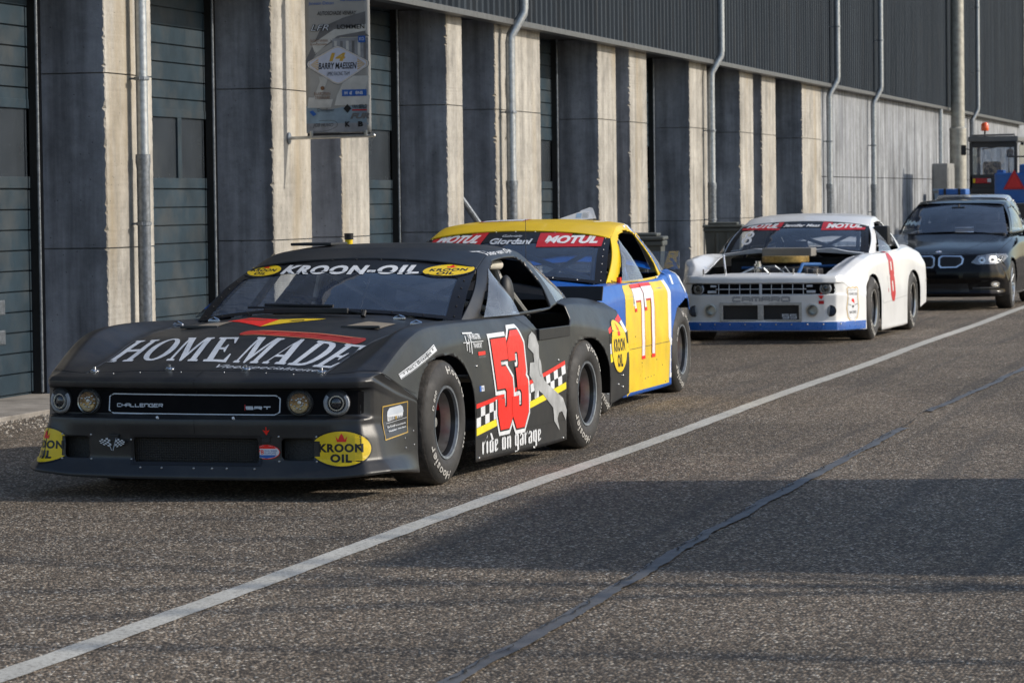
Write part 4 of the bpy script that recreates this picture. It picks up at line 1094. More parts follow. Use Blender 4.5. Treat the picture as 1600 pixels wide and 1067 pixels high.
for x, y, a in ((.50, .62, 0), (.66, .45, 15), (-.60, .60, 0), (-.74, .42, -15)):
    h = b1.ray_cast(Vector((x, y, 3)), Vector((0, 0, -1)))[0]
    mb = MB(); mb.M = Matrix.Translation(h) @ Matrix.Rotation(R(a), 4, 'Z'); mb.box((-.035, -.008, .0), (.035, .008, .012), .003); mb.tube([(-.03, 0, .014), (0, 0, .026), (.03, 0, .014)], .004, 6); mb.build('bonnet_catch', M_chrome, car1)
A = Art(); A.stroke([(-.66, -.915), (0, -.921), (.66, -.915)], .006, I_black)
for s in (-1, 1): A.stroke([(s * .662, -.915), (s * .665, -.6), (s * .69, -.23), (s * .71, .10), (s * .74, .50), (s * .752, .665)], .006, I_black); A.stroke([(s * .662, -.915), (s * .80, -.888), (s * .905, -.795)], .005, I_black)
A.stroke([(0, -.925), (0, -1.02)], .004, I_black); lay('bonnet_seam', A, FR_TOP, b1, car1, off=.0012, dl=.0001)
A = Art(); A.stroke([(-.46, .512), (-.50, .523), (-.60, .553), (-.80, .629)], .005, I_black); lay('fender_seam', A, FR_RIGHT, b1, car1, off=.0015)
spots(car1, b1, FR_TOP, [(x, -.945) for x in (-.5, -.35, -.12, .12, .35, .5)], .004)
mb = MB(); mb.ell((.80, 1.58, .95), (.045, .07, .12), 16, 12); mb.build('side_padding', M_black, car1, smooth=True)
mb = MB(); mb.box((.80, 1.52, .80), (.86, 1.60, .86), .008); mb.tube([(.83, 1.60, .84), (.86, 1.70, .77)], .010, 6); mb.build('window_latch', M_chrome, car1)
# windscreen banner
A = Art(); q4(A, 'KROON-OIL', [(-.425, 1.090), (.425, 1.086), (.395, 1.135), (-.440, 1.138)], I_white, bold=.055, shear=.2, space=1.16)
A.add(kroon(.128, .030), lambda a, b: (a - .575, b + 1.108 - .0)); A.add(kroon(.128, .030), lambda a, b: (a + .565, b + 1.103))
lay('banner_lettering', A, FR_FRONT, bw1, car1, off=.003, dl=.0003)
# door side artwork
A = Art(); T = lambda y: .395 + .055 * (y - .48) + .025 * (y - .48) ** 2; B_ = lambda y: .222 + .090 * (y - .48) + .006 * (y - .48) ** 2
def band(A, y0, y1, n):
    for i in range(n):
        a, b = lerp(y0, y1, i / n), lerp(y0, y1, (i + 1) / n); f = lambda y, t: lerp(B_(y), T(y), t)
        A.poly([(a, f(a, .86)), (b, f(b, .86)), (b, T(b)), (a, T(a))], I_red); A.poly([(a, B_(a)), (b, B_(b)), (b, f(b, .24)), (a, f(a, .24))], I_lyel)
        for j in (0, 1):
            t0, t1 = .25 + .30 * j, .55 + .30 * j; A.poly([(a, f(a, t0)), (b, f(b, t0)), (b, f(b, t1)), (a, f(a, t1))], I_white if (i + j) % 2 == 0 else I_black)
band(A, .484, 2.115, 22)
lay('chequered_band', A, FR_RIGHT, b1, car1, off=.0015, dl=.00001)
A = Art(); band(A, 3.035, 3.44, 6); lay('chequered_band', A, FR_RIGHT, b1, car1, off=.0015, dl=.00001)
five = [(1.075, .672), (.868, .672), (.892, .515), (1.00, .515), (1.062, .47), (1.062, .33), (1.015, .288), (.925, .288), (.905, .33), (.905, .40)]
three = [(1.140, .60), (1.140, .67), (1.185, .705), (1.27, .705), (1.315, .66), (1.315, .555), (1.265, .495), (1.195, .495)]
three2 = [(1.262, .495), (1.33, .445), (1.33, .325), (1.285, .278), (1.195, .278), (1.155, .325), (1.155, .40)]
A = Art()
for w, m in ((.185, I_white), (.140, I_black), (.122, I_red)):
    A.stroke(five, w, m)
    A.stroke(three, w, m); A.stroke(three2, w, m)
lay('door_number', A, FR_RIGHT, b1, car1, off=.003, dl=.0006)
A = Art(); black_letter(A, 'ride on garage', (.575, .112, 1.625, .222), I_white); lay('garage_lettering', A, FR_RIGHT, b1, car1, dl=.00005)
M_wr = mat('vinyl_wrench', (.33, .34, .35), .4, var=.35, scale=7)
A = Art(); A.poly([(1.46, .66), (1.50, .725), (1.56, .745), (1.62, .72), (1.66, .66), (1.64, .56), (1.70, .46), (1.80, .42), (2.05, .335), (2.12, .26), (2.10, .20), (2.03, .26), (1.97, .255), (1.94, .22), (1.98, .15), (1.88, .21), (1.86, .29), (1.66, .385), (1.58, .41), (1.54, .36), (1.50, .46), (1.44, .50), (1.47, .57), (1.55, .57), (1.55, .62)], M_wr)
A.ellipse((1.645, .535), (.03, .055), I_grey); A.ellipse((1.645, .535), (.02, .045), M_wr)
lay('spanner_artwork', A, FR_RIGHT, b1, car1, off=.0035)
A = Art(); A.text('VAN HEUGTEN', None, I_white, quad=[(.43, .752), (.64, .742), (.64, .772), (.43, .780)], bold=.02); A.text('TRANSPORT', None, I_white, quad=[(.50, .700), (.65, .694), (.65, .722), (.50, .727)], bold=.02)
A.stroke([(.33, .735), (.68, .730)], .004, I_white); A.stroke([(.36, .785), (.52, .780)], .008, I_white); A.stroke([(.385, .770), (.385, .69)], .010, I_white); A.stroke([(.425, .75), (.425, .68)], .010, I_white); A.stroke([(.38, .73), (.43, .73)], .008, I_white); A.stroke([(.46, .775), (.46, .67)], .012, I_white)
lay('transport_sticker', A, FR_RIGHT, b1, car1)
A = Art(); A.rect(.575, .655, .70, .675, I_red); A.text('MOMO RACE', (.58, .640, .70, .650), I_grey); lay('parts_sticker', A, FR_RIGHT, b1, car1)
A = Art(); A.rect(.545, .46, .575, .49, I_blue); A.rect(.577, .46, .625, .49, I_white); A.text('NL', (.583, .466, .618, .484), I_blue); lay('licence_sticker', A, FR_RIGHT, b1, car1)
A = Art(); A.ellipse((0, 0), (.175, .115), I_yel)
A = kroon(.165, .165); A.warp(lambda a, b: (a + 3.235, b * .98 + .585)); lay('oil_sticker', A, FR_RIGHT, b1, car1, off=.003)
A = Art(); q4(A, 'Tino van Dyk', [(1.60, 1.172), (2.17, 1.185), (2.17, 1.214), (1.60, 1.205)], I_white, bold=.01); lay('driver_name', A, FR_RIGHT, b1, car1)
# panel seams and rivets on the side
A = Art(); A.stroke([(.484, .208), (2.12, .205)], .004, I_black); A.stroke([(1.60, .745), (1.35, .845)], .004, I_black); A.stroke([(1.62, .72), (2.3, .72)], .003, I_black); lay('panel_seam', A, FR_RIGHT, b1, car1, off=.001)
spots(car1, b1, FR_RIGHT, [(1.80, .735), (1.95, .735), (2.10, .735), (2.0, .56), (.52, .60), (.52, .10), (2.05, .10), (3.3, .40), (3.2, .35), (3.3, .33)], .008)
# sill plate in the low window, padded bar, rear wing blade, wipers, roof flap
mb = MB(); mb.box((.955, 1.66, .69), (.975, 2.26, .755), .004); mb.build('sill_plate', M_satin, car1)
M_pad = mat('cream_padding', (.50, .47, .40), .8, var=.15)
mb = MB(); mb.tube([(.60, 1.48, 1.095), (.615, 1.78, 1.125), (.61, 2.02, 1.12)], .030, 12); mb.build('bar_padding', M_pad, car1, smooth=True)
mb = MB(); mb.M = Matrix.Translation((0, 3.36, .865)) @ Matrix.Rotation(R(-20), 4, 'X'); mb.box((-.84, 0, 0), (.84, .014, .095), .003); mb.M = None; mb.build('rear_spoiler', M_black, car1)
mb = MB(); mb.tube([(.30, .60, .885), (.05, .66, .915), (-.45, .735, .915)], .006, 6); mb.tube([(.10, .645, .925), (-.34, .72, .93)], .009, 6); mb.tube([(.30, .58, .87), (.30, .60, .90)], .014, 8)
mb.build('wiper', M_black, car1)
mb = MB(); mb.box((-.30, .60, .885), (.20, .63, .915), .006); mb.build('cowl_strip', M_black, car1)
mb = MB(); mb.box((-.60, 1.75, 1.245), (-.34, 2.02, 1.262), .006); mb.build('roof_flap', M_black, car1)
# =============================== CAR 2: yellow and blue, number 77
car2 = car_frame('race_car', 'yellow and blue race car with white number 77, behind the black race car', (-6.03, 22.64), 0.6)
def _tail2(y, sc, zl):
    return lambda r: [(x * (sc if x > .8 else 1), y, max(z, zl)) for x, _, z in r]
cfg2 = dict(rowfn=[(-1, _tail2(3.24, .90, .63)), (-2, _tail2(3.0, .955, .60))], paint=M_bluep, roofpaint=M_yellow, pillarpaint=M_yellow, nose_rows=NOSE_A, cage=M_cage_b, dz=.045, roofz=.095, banner_v=.70, open_rear=True, nose_cuts=cfg1['nose_cuts'], sill=None, brightbolts=True)
p2 = build_race_car(cfg2, car2)
b2 = bvh_of([p2['body'], p2['hood'], p2['nose'], p2['side1'], p2['side-1'], p2['roof']]); bw2 = bvh_of([p2['wframe'], p2['windscreen']])
A = Art(); A.poly([(.62, .60), (.70, .86), (.80, .90), (1.98, .93), (2.10, .78), (2.03, .45), (2.08, .40), (2.02, .06), (.49, .06), (.49, .45)], mat('yellow_panel', (.70, .48, .010), .34, var=.09, scale=4, dirt=.30))
lay('door_panel_colour', A, FR_RIGHT, b2, car2, off=.0015)
A = Art(); A.poly([(1.98, .93), (2.06, .93), (2.20, .78), (2.12, .45), (2.17, .40), (2.115, .14), (2.05, .14), (2.08, .40), (2.03, .45), (2.10, .78)], I_white); lay('white_stripe', A, FR_RIGHT, b2, car2, off=.002)
A = Art()
for dx, dz in ((0, 0), (.33, .005)):
    s7 = [(.975 + dx, .80 + dz), (1.245 + dx, .80 + dz), (1.235 + dx, .68 + dz), (1.17 + dx, .50 + dz), (1.15 + dx, .345 + dz)]
    A.stroke(s7, .115, I_dred); A.stroke(s7, .088, I_white); A.rect(.965 + dx, .700, 1.02 + dx, .80, I_white)
    A.rect(1.09 + dx, .325, 1.21 + dx, .350, I_red); A.rect(.965 + dx, .850, 1.285 + dx, .872, I_red); A.rect(.960 + dx, .675, 1.03 + dx, .700, I_red)
lay('door_number', A, FR_RIGHT, b2, car2, off=.0028)
A = Art(); A.poly([(.93, .72), (.985, .72), (.965, .83)], I_white); A.poly([(.945, .735), (.975, .735), (.963, .80)], I_black)
for k in range(3): A.stroke([(2.42 + k * .05, .66), (2.40 + k * .05, .56)], .010, I_white)
lay('class_mark', A, FR_RIGHT, b2, car2)
A = Art(); A.stroke([(.70, .415), (2.06, .415)], .004, I_dgrey); lay('panel_seam', A, FR_RIGHT, b2, car2, off=.003)
spots(car2, b2, FR_RIGHT, [(1.2, .18), (1.3, .185), (1.4, .185), (1.5, .19), (1.1, .30), (1.6, .30), (1.8, .25), (1.9, .12), (.9, .5)], .006, I_dgrey)
A = Art(); motul(A, -.665, -.235, 1.158, 1.258, .02); motul(A, .205, .665, 1.150, 1.250, -.02)
A.items[2] = A.items[2]
q4(A, 'Giordani', [(-.165, 1.172), (.155, 1.170), (.155, 1.212), (-.165, 1.214)], I_silver, bold=.035, shear=.15); q4(A, 'Gabriele', [(-.09, 1.222), (.06, 1.222), (.06, 1.238), (-.09, 1.238)], I_silver, shear=.25)
lay('banner_lettering', A, FR_FRONT, bw2, car2, off=.003, dl=.0004)
# white panel round the right-hand door opening and blue quarter edges
A = Art(); A.poly([(1.80, 1.24), (1.80, 1.40), (2.6, 1.40), (2.6, 1.1), (2.35, 1.22), (2.1, 1.262)], I_white); lay('roof_side_colour', A, FR_RIGHT, b2, car2, off=.002)
A = Art(); A.poly([(2.24, 1.275), (2.32, 1.33), (3.4, 1.15), (3.4, .84), (2.24, .84)], I_blue); A.poly([(2.30, .84), (2.36, .84), (2.52, 1.24), (2.46, 1.27)], I_white); A.poly([(2.62, .935), (2.95, .915), (2.98, .80), (2.72, .76)], I_white); lay('quarter_colour', A, FR_RIGHT, b2, car2, off=.0024)
mb = MB(); 
o = MB(); o.box((-.80, 3.44, .93), (.78, 3.448, 1.075)); sp = o.build('clear_spoiler', M_polyc, car2)
o = MB(); o.tube([(.52, 3.43, .90), (.52, 3.432, 1.04)], .008, 6); o.tube([(-.52, 3.43, .90), (-.52, 3.432, 1.04)], .008, 6); o.build('spoiler_stay', M_bolt, car2)
# second mirror-like head restraint seen in the door opening
mb = MB(); mb.M = Matrix.Translation((.64, 1.72, 1.03)) @ Matrix.Rotation(R(25), 4, 'Z'); mb.lathe([(0, -.04), (.075, -.035), (.095, 0), (.085, .04), (0, .05)], (0, 0, 0), 'y', 24); mb.M = None
mb.build('mirror', M_black, car2, smooth=True)
mb = MB(); mb.tube([(.70, 1.12, .90), (.70, 1.12, 1.02), (.675, 1.08, 1.04)], .008, 6); mb.build('window_stay', I_blue, car2)
mb = MB(); mb.tube([(.86, .93, .89), (.86, .93, .93)], .018, 10); mb.build('cut_off_switch', I_red, car2)
mb = MB(); mb.tube([(.26, .55, .93), (.26, .56, 1.36)], .0022, 5); mb.build('aerial', M_black, car2)
A = Art(); A.poly([(-.42, 1.75), (-.05, 1.72), (-.03, 1.98), (-.40, 2.02)], I_dred); A.poly([(-.40, 1.77), (-.07, 1.74), (-.05, 1.96), (-.38, 2.0)], I_white); lay('roof_number_board', A, FR_TOP, b2, car2, off=.002)
# papers lying on its roof
mb = MB()
def sheet(mb, c, w, l, a, tilt, curl):
    M = Matrix.Translation(c) @ Matrix.Rotation(R(a), 4, 'Z') @ Matrix.Rotation(R(tilt), 4, 'Y'); g = []
    for i in range(9):
        row = []
        for j in range(7):
            u, v = i / 8 - .5, j / 6 - .5; row.append(M @ Vector((u * w, v * l, curl * (u * u * 4) * .05 + .01 * math.sin(v * 5 + u * 3))))
        g.append(row)
    a_, b_ = grid_mesh(g); mb.add(a_, b_)
M_paper = mat('white_paper', (.72, .74, .78), .7, var=.1, scale=10)
pz = lambda x, y: b2.ray_cast(Vector((x, y, 3)), Vector((0, 0, -1)))[0].z
paper = thing('loose_papers', 'loose white printed papers lying on the roof of the yellow race car', 'papers', (-5.81, 24.95, pz(.25, 2.1) + .0))
for k, (pts, y, lean) in enumerate((([(-.20, 0), (.02, .075), (.10, .10), (.19, .085), (.235, 0), (.1, -.01)], 0, 40), ([(-.02, .0), (.05, .09), (.16, .125), (.20, .115), (.26, .0)], .05, 30))):
    mb = MB(); mb.M = Matrix.Translation((0, y, .004)) @ Matrix.Rotation(-R(lean), 4, 'X') @ Matrix.Scale(.62, 4); mb.prism([(a, b * 1.3) for a, b in pts], (0, .004, 0), (0, 0, 0), (1, 0, 0), (0, 0, 1)); o = mb.build('sheet', M_paper, paper)
    bb = bvh_of([o]); A = Art(); A.rect(.01, .01, .05, .045, mat('print_pale_blue', (.35, .5, .68), .7))
    for q in range(4): A.rect(.06, .012 + q * .010, .11, .016 + q * .010, mat('print_grey', (.4, .42, .45), .7))
    lay('print', A, FR_FRONT, bb, o, off=.0012)

# =============================== CAR 3: white, number 8, bonnet off
car3 = car_frame('race_car', 'white race car with its bonnet off and dark red 8, third in the row', (-5.81, 34.47), 1.9)
PLAN_C = [(0, -1.06), (.35, -1.045), (.64, -1.005), (.765, -.955), (.825, -.855), (.905, -.65), (.975, -.485), (.984, -.455)]
NOSE_C = nose_from(PLAN_C, [
    (rowz(.690, (.545, .475, .460)), [.028, .028, .028, .02, .010, .004, .002, .002]),
    (rowz(.665, (.520, .465, .450)), ins(.006, (0, 0, 0))),
    (rowz(.622, (.51, .46, .45)), ins(.0, (0, 0, 0))),
    (rowz(.614, (.50, .45, .44)), [.035, .035, .035, .026, .004, 0, 0, 0]),
    (rowz(.508, (.47, .44, .43)), [.030, .030, .030, .024, .004, 0, 0, 0]),
    (rowz(.498, (.46, .43, .42)), ins(-.004, (0, 0, 0))),
    (rowz(.42, (.41, .40, .39)), ins(.004, (0, 0, 0))),
    (rowz(.30, (.30, .30, .30)), ins(.010, (0, 0, 0))),
    (rowz(.232, (.228, .225, .225)), ins(.008, (0, 0, 0))),
    (rowz(.222, (.218, .215, .215)), ins(-.010, (-.006, 0, 0))),
    (rowz(.135, (.135, .13, .13)), ins(-.014, (-.010, -.004, -.004))),
    (rowz(.128, (.128, .125, .125)), ins(.04, (.03, .02, .02)))])
def _raise(d0, d1):
    return lambda r: [(x, y, z + (d0 if i < 4 else (d1 if i == 4 else 0))) for i, (x, y, z) in enumerate(r)]
cfg3 = dict(paint=M_white, nose_rows=NOSE_C, cage=M_cage_d, dz=.045, roofz=.055, banner_v=.72, wheels='alu', sill=None, no_hood=True, brightbolts=False,
    rowfn=[(0, lambda r: [(0, -.925, .716), (.35, -.925, .712), (.64, -.915, .70), (.755, -.885, .698), (.832, -.80, .682), (.912, -.62, .565), (.977, -.475, .49), (.985, -.455, .48)]), (1, lambda r: [(0, -.58, .780), (.35, -.58, .771), (.66, -.58, .745), (.785, -.59, .775), (.868, -.55, .765), (.945, -.43, .635), (.988, -.38, .50), (.988, -.38, .42)]), (2, _raise(.025, .02))],
    hood=[(-.64, -.895), (.64, -.895), (.645, -.6), (.66, -.23), (.68, .10), (.72, .50), (.74, .68), (.4, .66), (0, .655), (-.4, .66), (-.74, .68), (-.72, .50), (-.68, .10), (-.66, -.23), (-.645, -.6)],
    nose_cuts=[[(-.405, .245), (.405, .245), (.405, .405), (-.405, .405)]] + [[(sx * .53 + .052 * math.cos(a), .345 + .052 * math.sin(a)) for a in [2 * math.pi * k / 20 for k in range(20)]] for sx in (-1, 1)])
p3 = build_race_car(cfg3, car3)
b3 = bvh_of([p3['body'], p3['nose'], p3['side1'], p3['side-1'], p3['roof']]); bw3 = bvh_of([p3['wframe'], p3['windscreen']])
A = Art(); A.poly([(-.735, .508), (.735, .508), (.755, .545), (.735, .613), (-.735, .613), (-.755, .545)], mat('recess_black', (.004, .004, .005), .8, spec=.1)); lay('headlight_band', A, FR_FRONT, b3, car3, off=.001)
mb = MB()
for k in range(9):
    x = -.44 + .11 * k; mb.tube([(x, -1.035, .508), (x, -1.03, .612)], .004, 6)
mb.box((-.47, -1.05, .556), (.47, -1.03, .564), .002); mb.box((-.012, -1.058, .50), (.012, -1.03, .618), .004)
for s in (-1, 1): mb.box((s * .47, -1.02, .52), (s * .56, -1.00, .545), .004); mb.box((s * .47, -1.02, .58), (s * .53, -1.0, .60), .004)
mb.build('upper_grille', I_silver, car3)
for s in (-1, 1): ring_light('headlight', car3, b3, s * .655, .561, .060, 'proj')
A = Art(); badge_letters(A, 'CAMARO', (-.30, .437, .31, .477), I_dgrey, .014); badge_letters(A, 'CAMARO', (-.30, .437, .31, .477), I_silver, .006); lay('badge', A, FR_FRONT, b3, car3, dl=.0002)
mb = MB(); mb.box((-.40, -1.0, .24), (.40, -.985, .41)); g_ = mb.build('grille_mesh', M_mesh, car3)
mb = MB()
for a, b in (((-.425, -1.052, .395), (.425, -1.035, .425)), ((-.425, -1.05, .23), (.425, -1.033, .25)), ((-.425, -1.05, .25), (-.395, -1.03, .395)), ((.395, -1.05, .25), (.425, -1.03, .395)), ((-.03, -1.06, .25), (.03, -1.04, .395))): mb.box(a, b, .003)
mb.build('grille_surround', mat('dull_aluminium', (.42, .42, .41), .5, metal=.5, var=.2, scale=30), car3)
mb = MB(); mb.box((.20, -1.025, .255), (.38, -1.015, .31)); pl = mb.build('badge_plate', I_dgrey, car3); A = Art(); badge_letters(A, 'SS', (.215, .262, .375, .300), I_silver, .010); lay('badge', A, FR_FRONT, bvh_of([pl]), car3)
for s in (-1, 1):
    mb = MB(); mb.lathe([(.060, -.0), (.066, -.012), (.052, -.014), (.045, .01), (.042, .10), (0, .10)], (s * .53, -1.02, .345), 'y', 24); mb.build('air_duct', M_alu, car3, smooth=True)
    mb = MB(); mb.use(M_dark); mb.lathe([(.055, .0), (.058, -.010), (.050, -.012)], (s * .71, -.965, .335), 'y', 24); mb.use(M_lens); mb.lathe([(.050, -.012), (.03, -.022), (0, -.026)], (s * .71, -.965, .335), 'y', 20); mb.use(mat('fog_glass', (.04, .06, .10), .15, var=.5, scale=60)); mb.lathe([(.050, -.008), (0, -.008)], (s * .71, -.965, .335), 'y', 20)
    mb.build('fog_lamp', None, car3, smooth=True)
A = Art(); A.poly([(-.99, .128), (.99, .128), (.99, .222), (-.99, .222)], mat('blue_splitter', (.01, .09, .36), .3)); o = lay('front_splitter', A, FR_FRONT, b3, car3, off=.003)
spots(car3, b3, FR_FRONT, [(-.8 + .16 * k, .200) for k in range(11)], .010)
A = Art(); A.poly([(.605, .545), (.625, .545), (.622, .49), (.648, .49), (.618, .452), (.588, .49), (.608, .49)], I_red); A.rect(.592, .405, .645, .440, I_dred); lay('tow_arrow', A, FR_FRONT, b3, car3)
# club crest: shield with lettering
A = Art(); Sh = [(-.115, .20), (-.08, .215), (-.04, .20), (0, .215), (.04, .20), (.08, .215), (.115, .20), (.10, .10), (.12, -.02), (.09, -.13), (.0, -.195), (-.09, -.13), (-.12, -.02), (-.10, .10)]
Sh = [(a * .92, b * .9 + .375) for a, b in Sh]; A.poly(Sh, I_white); A.stroke(Sh, .010, I_gold, closed=True); A.stroke([(a * .86, (b - .375) * .88 + .375) for a, b in Sh], .003, I_dgrey, closed=True)
A.text('GIVE US', (-.075, .485, .075, .510), I_dgrey, bold=.02); A.text('RACERS', (-.06, .300, .06, .325), I_dgrey, bold=.02); A.poly([(-.03, .43), (.03, .40), (.02, .44), (-.01, .455)], I_red); A.stroke([(-.085, .395), (-.03, .385)], .006, I_dgrey); A.stroke([(.03, .385), (.085, .395)], .006, I_dgrey); A.poly([(-.02, .37), (.0, .355), (.025, .372), (.0, .385)], I_dgrey)
lay('crest_sticker', A, FR_YAW(58, (.890, -.70)), b3, car3, dl=.0003)
A = Art(); e8 = [(1.12, .80), (1.17, .845), (1.26, .845), (1.31, .80), (1.31, .68), (1.27, .64), (1.16, .64), (1.12, .68)]; e8b = [(1.16, .635), (1.12, .59), (1.12, .46), (1.17, .415), (1.26, .415), (1.31, .46), (1.31, .59), (1.27, .635)]
A.stroke(e8, .105, I_dred, closed=True); A.stroke(e8b, .105, I_dred, closed=True); lay('door_number', A, FR_RIGHT, b3, car3)
A = Art(); A.text('JENNIFER', None, I_dgrey, quad=[(.93, .52), (.93, .64), (.90, .64), (.90, .52)]); A.rect(.90, .47, .93, .51, I_dred); lay('driver_name', A, FR_RIGHT, b3, car3)
A = Art(); A.stroke([(.49, .39), (.62, .36), (2.14, .40)], .004, I_grey); A.stroke([(.60, .36), (.58, .80)], .003, I_grey); lay('panel_seam', A, FR_RIGHT, b3, car3, off=.001)
A = Art(); motul(A, -.685, -.235, 1.135, 1.222, .015); motul(A, .225, .675, 1.130, 1.218, -.015); q4(A, 'Jennifer Maas', [(-.205, 1.160), (.195, 1.157), (.195, 1.195), (-.205, 1.198)], I_white, bold=.03, shear=.2)
lay('banner_lettering', A, FR_FRONT, bw3, car3, off=.003, dl=.0004)
A = Art(); A.ellipse((-.555, 1.085), (.052, .034), I_white, hole=(.027, .018)); A.ellipse((-.565, 1.022), (.060, .040), I_white, hole=(.031, .021)); lay('windscreen_number', A, FR_FRONT, bw3, car3, off=.004)
# engine bay
mb = MB(); mb.box((-.27, .34, .865), (.26, .64, .955), .01); mb.build('air_box', mat('grey_air_box', (.20, .19, .175), .55), car3)
mb = MB(); mb.lathe([(.0, .80), (.24, .80), (.25, .81), (.25, .865), (.24, .875), (0, .875)], (-.005, .28, 0), 'z', 40); mb.build('air_filter', mat('brass_filter', (.33, .22, .07), .35, metal=.6, var=.3, scale=30), car3, smooth=True)
mb = MB(); mb.box((-.30, -.10, .45), (.30, .60, .76), .03); mb.box((-.36, -.05, .60), (-.20, .5, .74), .02); mb.box((.20, -.05, .60), (.36, .5, .74), .02)
for k in range(4): mb.tube([(-.30, .0 + .13 * k, .68), (-.48, -.05 + .13 * k, .62), (-.50, .0 + .13 * k, .45)], .022, 8); mb.tube([(.30, .0 + .13 * k, .68), (.48, -.05 + .13 * k, .62), (.50, .0 + .13 * k, .45)], .022, 8)
mb.build('engine', mat('dirty_engine', (.06, .06, .065), .45, metal=.5, var=.5, scale=12), car3)
mb = MB(); mb.tube([(-.18, -.28, .70), (-.18, -.28, .80)], .045, 14); mb.tube([(-.18, -.28, .80), (-.18, -.28, .83)], .03, 12); mb.lathe([(.05, .755), (.06, .76), (.05, .765)], (-.18, -.28, 0), 'z', 14); mb.build('filler_neck', M_chrome, car3)
mb = MB(); mb.tube([(-.05, -.30, .68), (-.12, -.35, .77), (.02, -.40, .78), (.10, -.30, .70)], .012, 8); mb.tube([(.0, -.25, .66), (.12, -.36, .77), (.16, -.25, .68)], .010, 8); mb.tube([(-.30, -.2, .64), (-.22, -.36, .76), (-.34, -.42, .70)], .012, 8); mb.build('hoses', M_galv, car3)
mb = MB(); mb.tube([(.24, -.5, .60), (.25, -.1, .79), (.36, .3, .78)], .020, 10); mb.tube([(-.55, .62, .74), (.6, .62, .76)], .016, 8); mb.build('frame_tube', M_cage_b, car3)
mb = MB(); mb.tube([(-.45, -.62, .66), (-.52, -.42, .90)], .010, 8); mb.build('bonnet_prop', I_silver, car3)
for x in (-.62, -.39, .32, .57, .07):
    mb = MB(); mb.tube([(x, -.94, .70), (x, -.94, .765)], .008, 8); mb.build('bonnet_pin', M_chrome, car3)
mb = MB(); gr = []
for i in range(41):
    u = i / 20 - 1; x = .76 * u; zz = .928 - .045 * abs(u) ** 2 + .03 * math.exp(-((abs(u) - .45) / .10) ** 2) * 0; yy = .66 + .04 * u * u
    gr.append([Vector((x, yy - .02, zz - .02)), Vector((x, yy - .04, zz + .005 + .025 * math.exp(-((abs(u) - .55) / .15) ** 2))), Vector((x, yy + .03, zz + .012 + .02 * math.exp(-((abs(u) - .55) / .15) ** 2))), Vector((x, yy + .10, zz + .003))])
a_, b_ = grid_mesh(gr); mb.add(a_, b_); mb.build('cowl_lip', I_silver, car3, smooth=True)
mb = MB(); mb.box((-.78, 3.44, .93), (.78, 3.448, 1.05)); mb.build('clear_spoiler', M_polyc, car3)
mb = MB(); mb.box((.735, 1.40, .96), (.90, 1.58, 1.17), .03); mb.tube([(.80, 1.5, .97), (.80, 1.5, .90)], .015, 8); mb.build('mirror', M_black, car3, smooth=True)
A = Art(); A.box = None
mb = MB(); mb.box((-.13, .98, .93), (.09, 1.02, 1.02), .01); mb.build('dash_display', M_dark, car3)
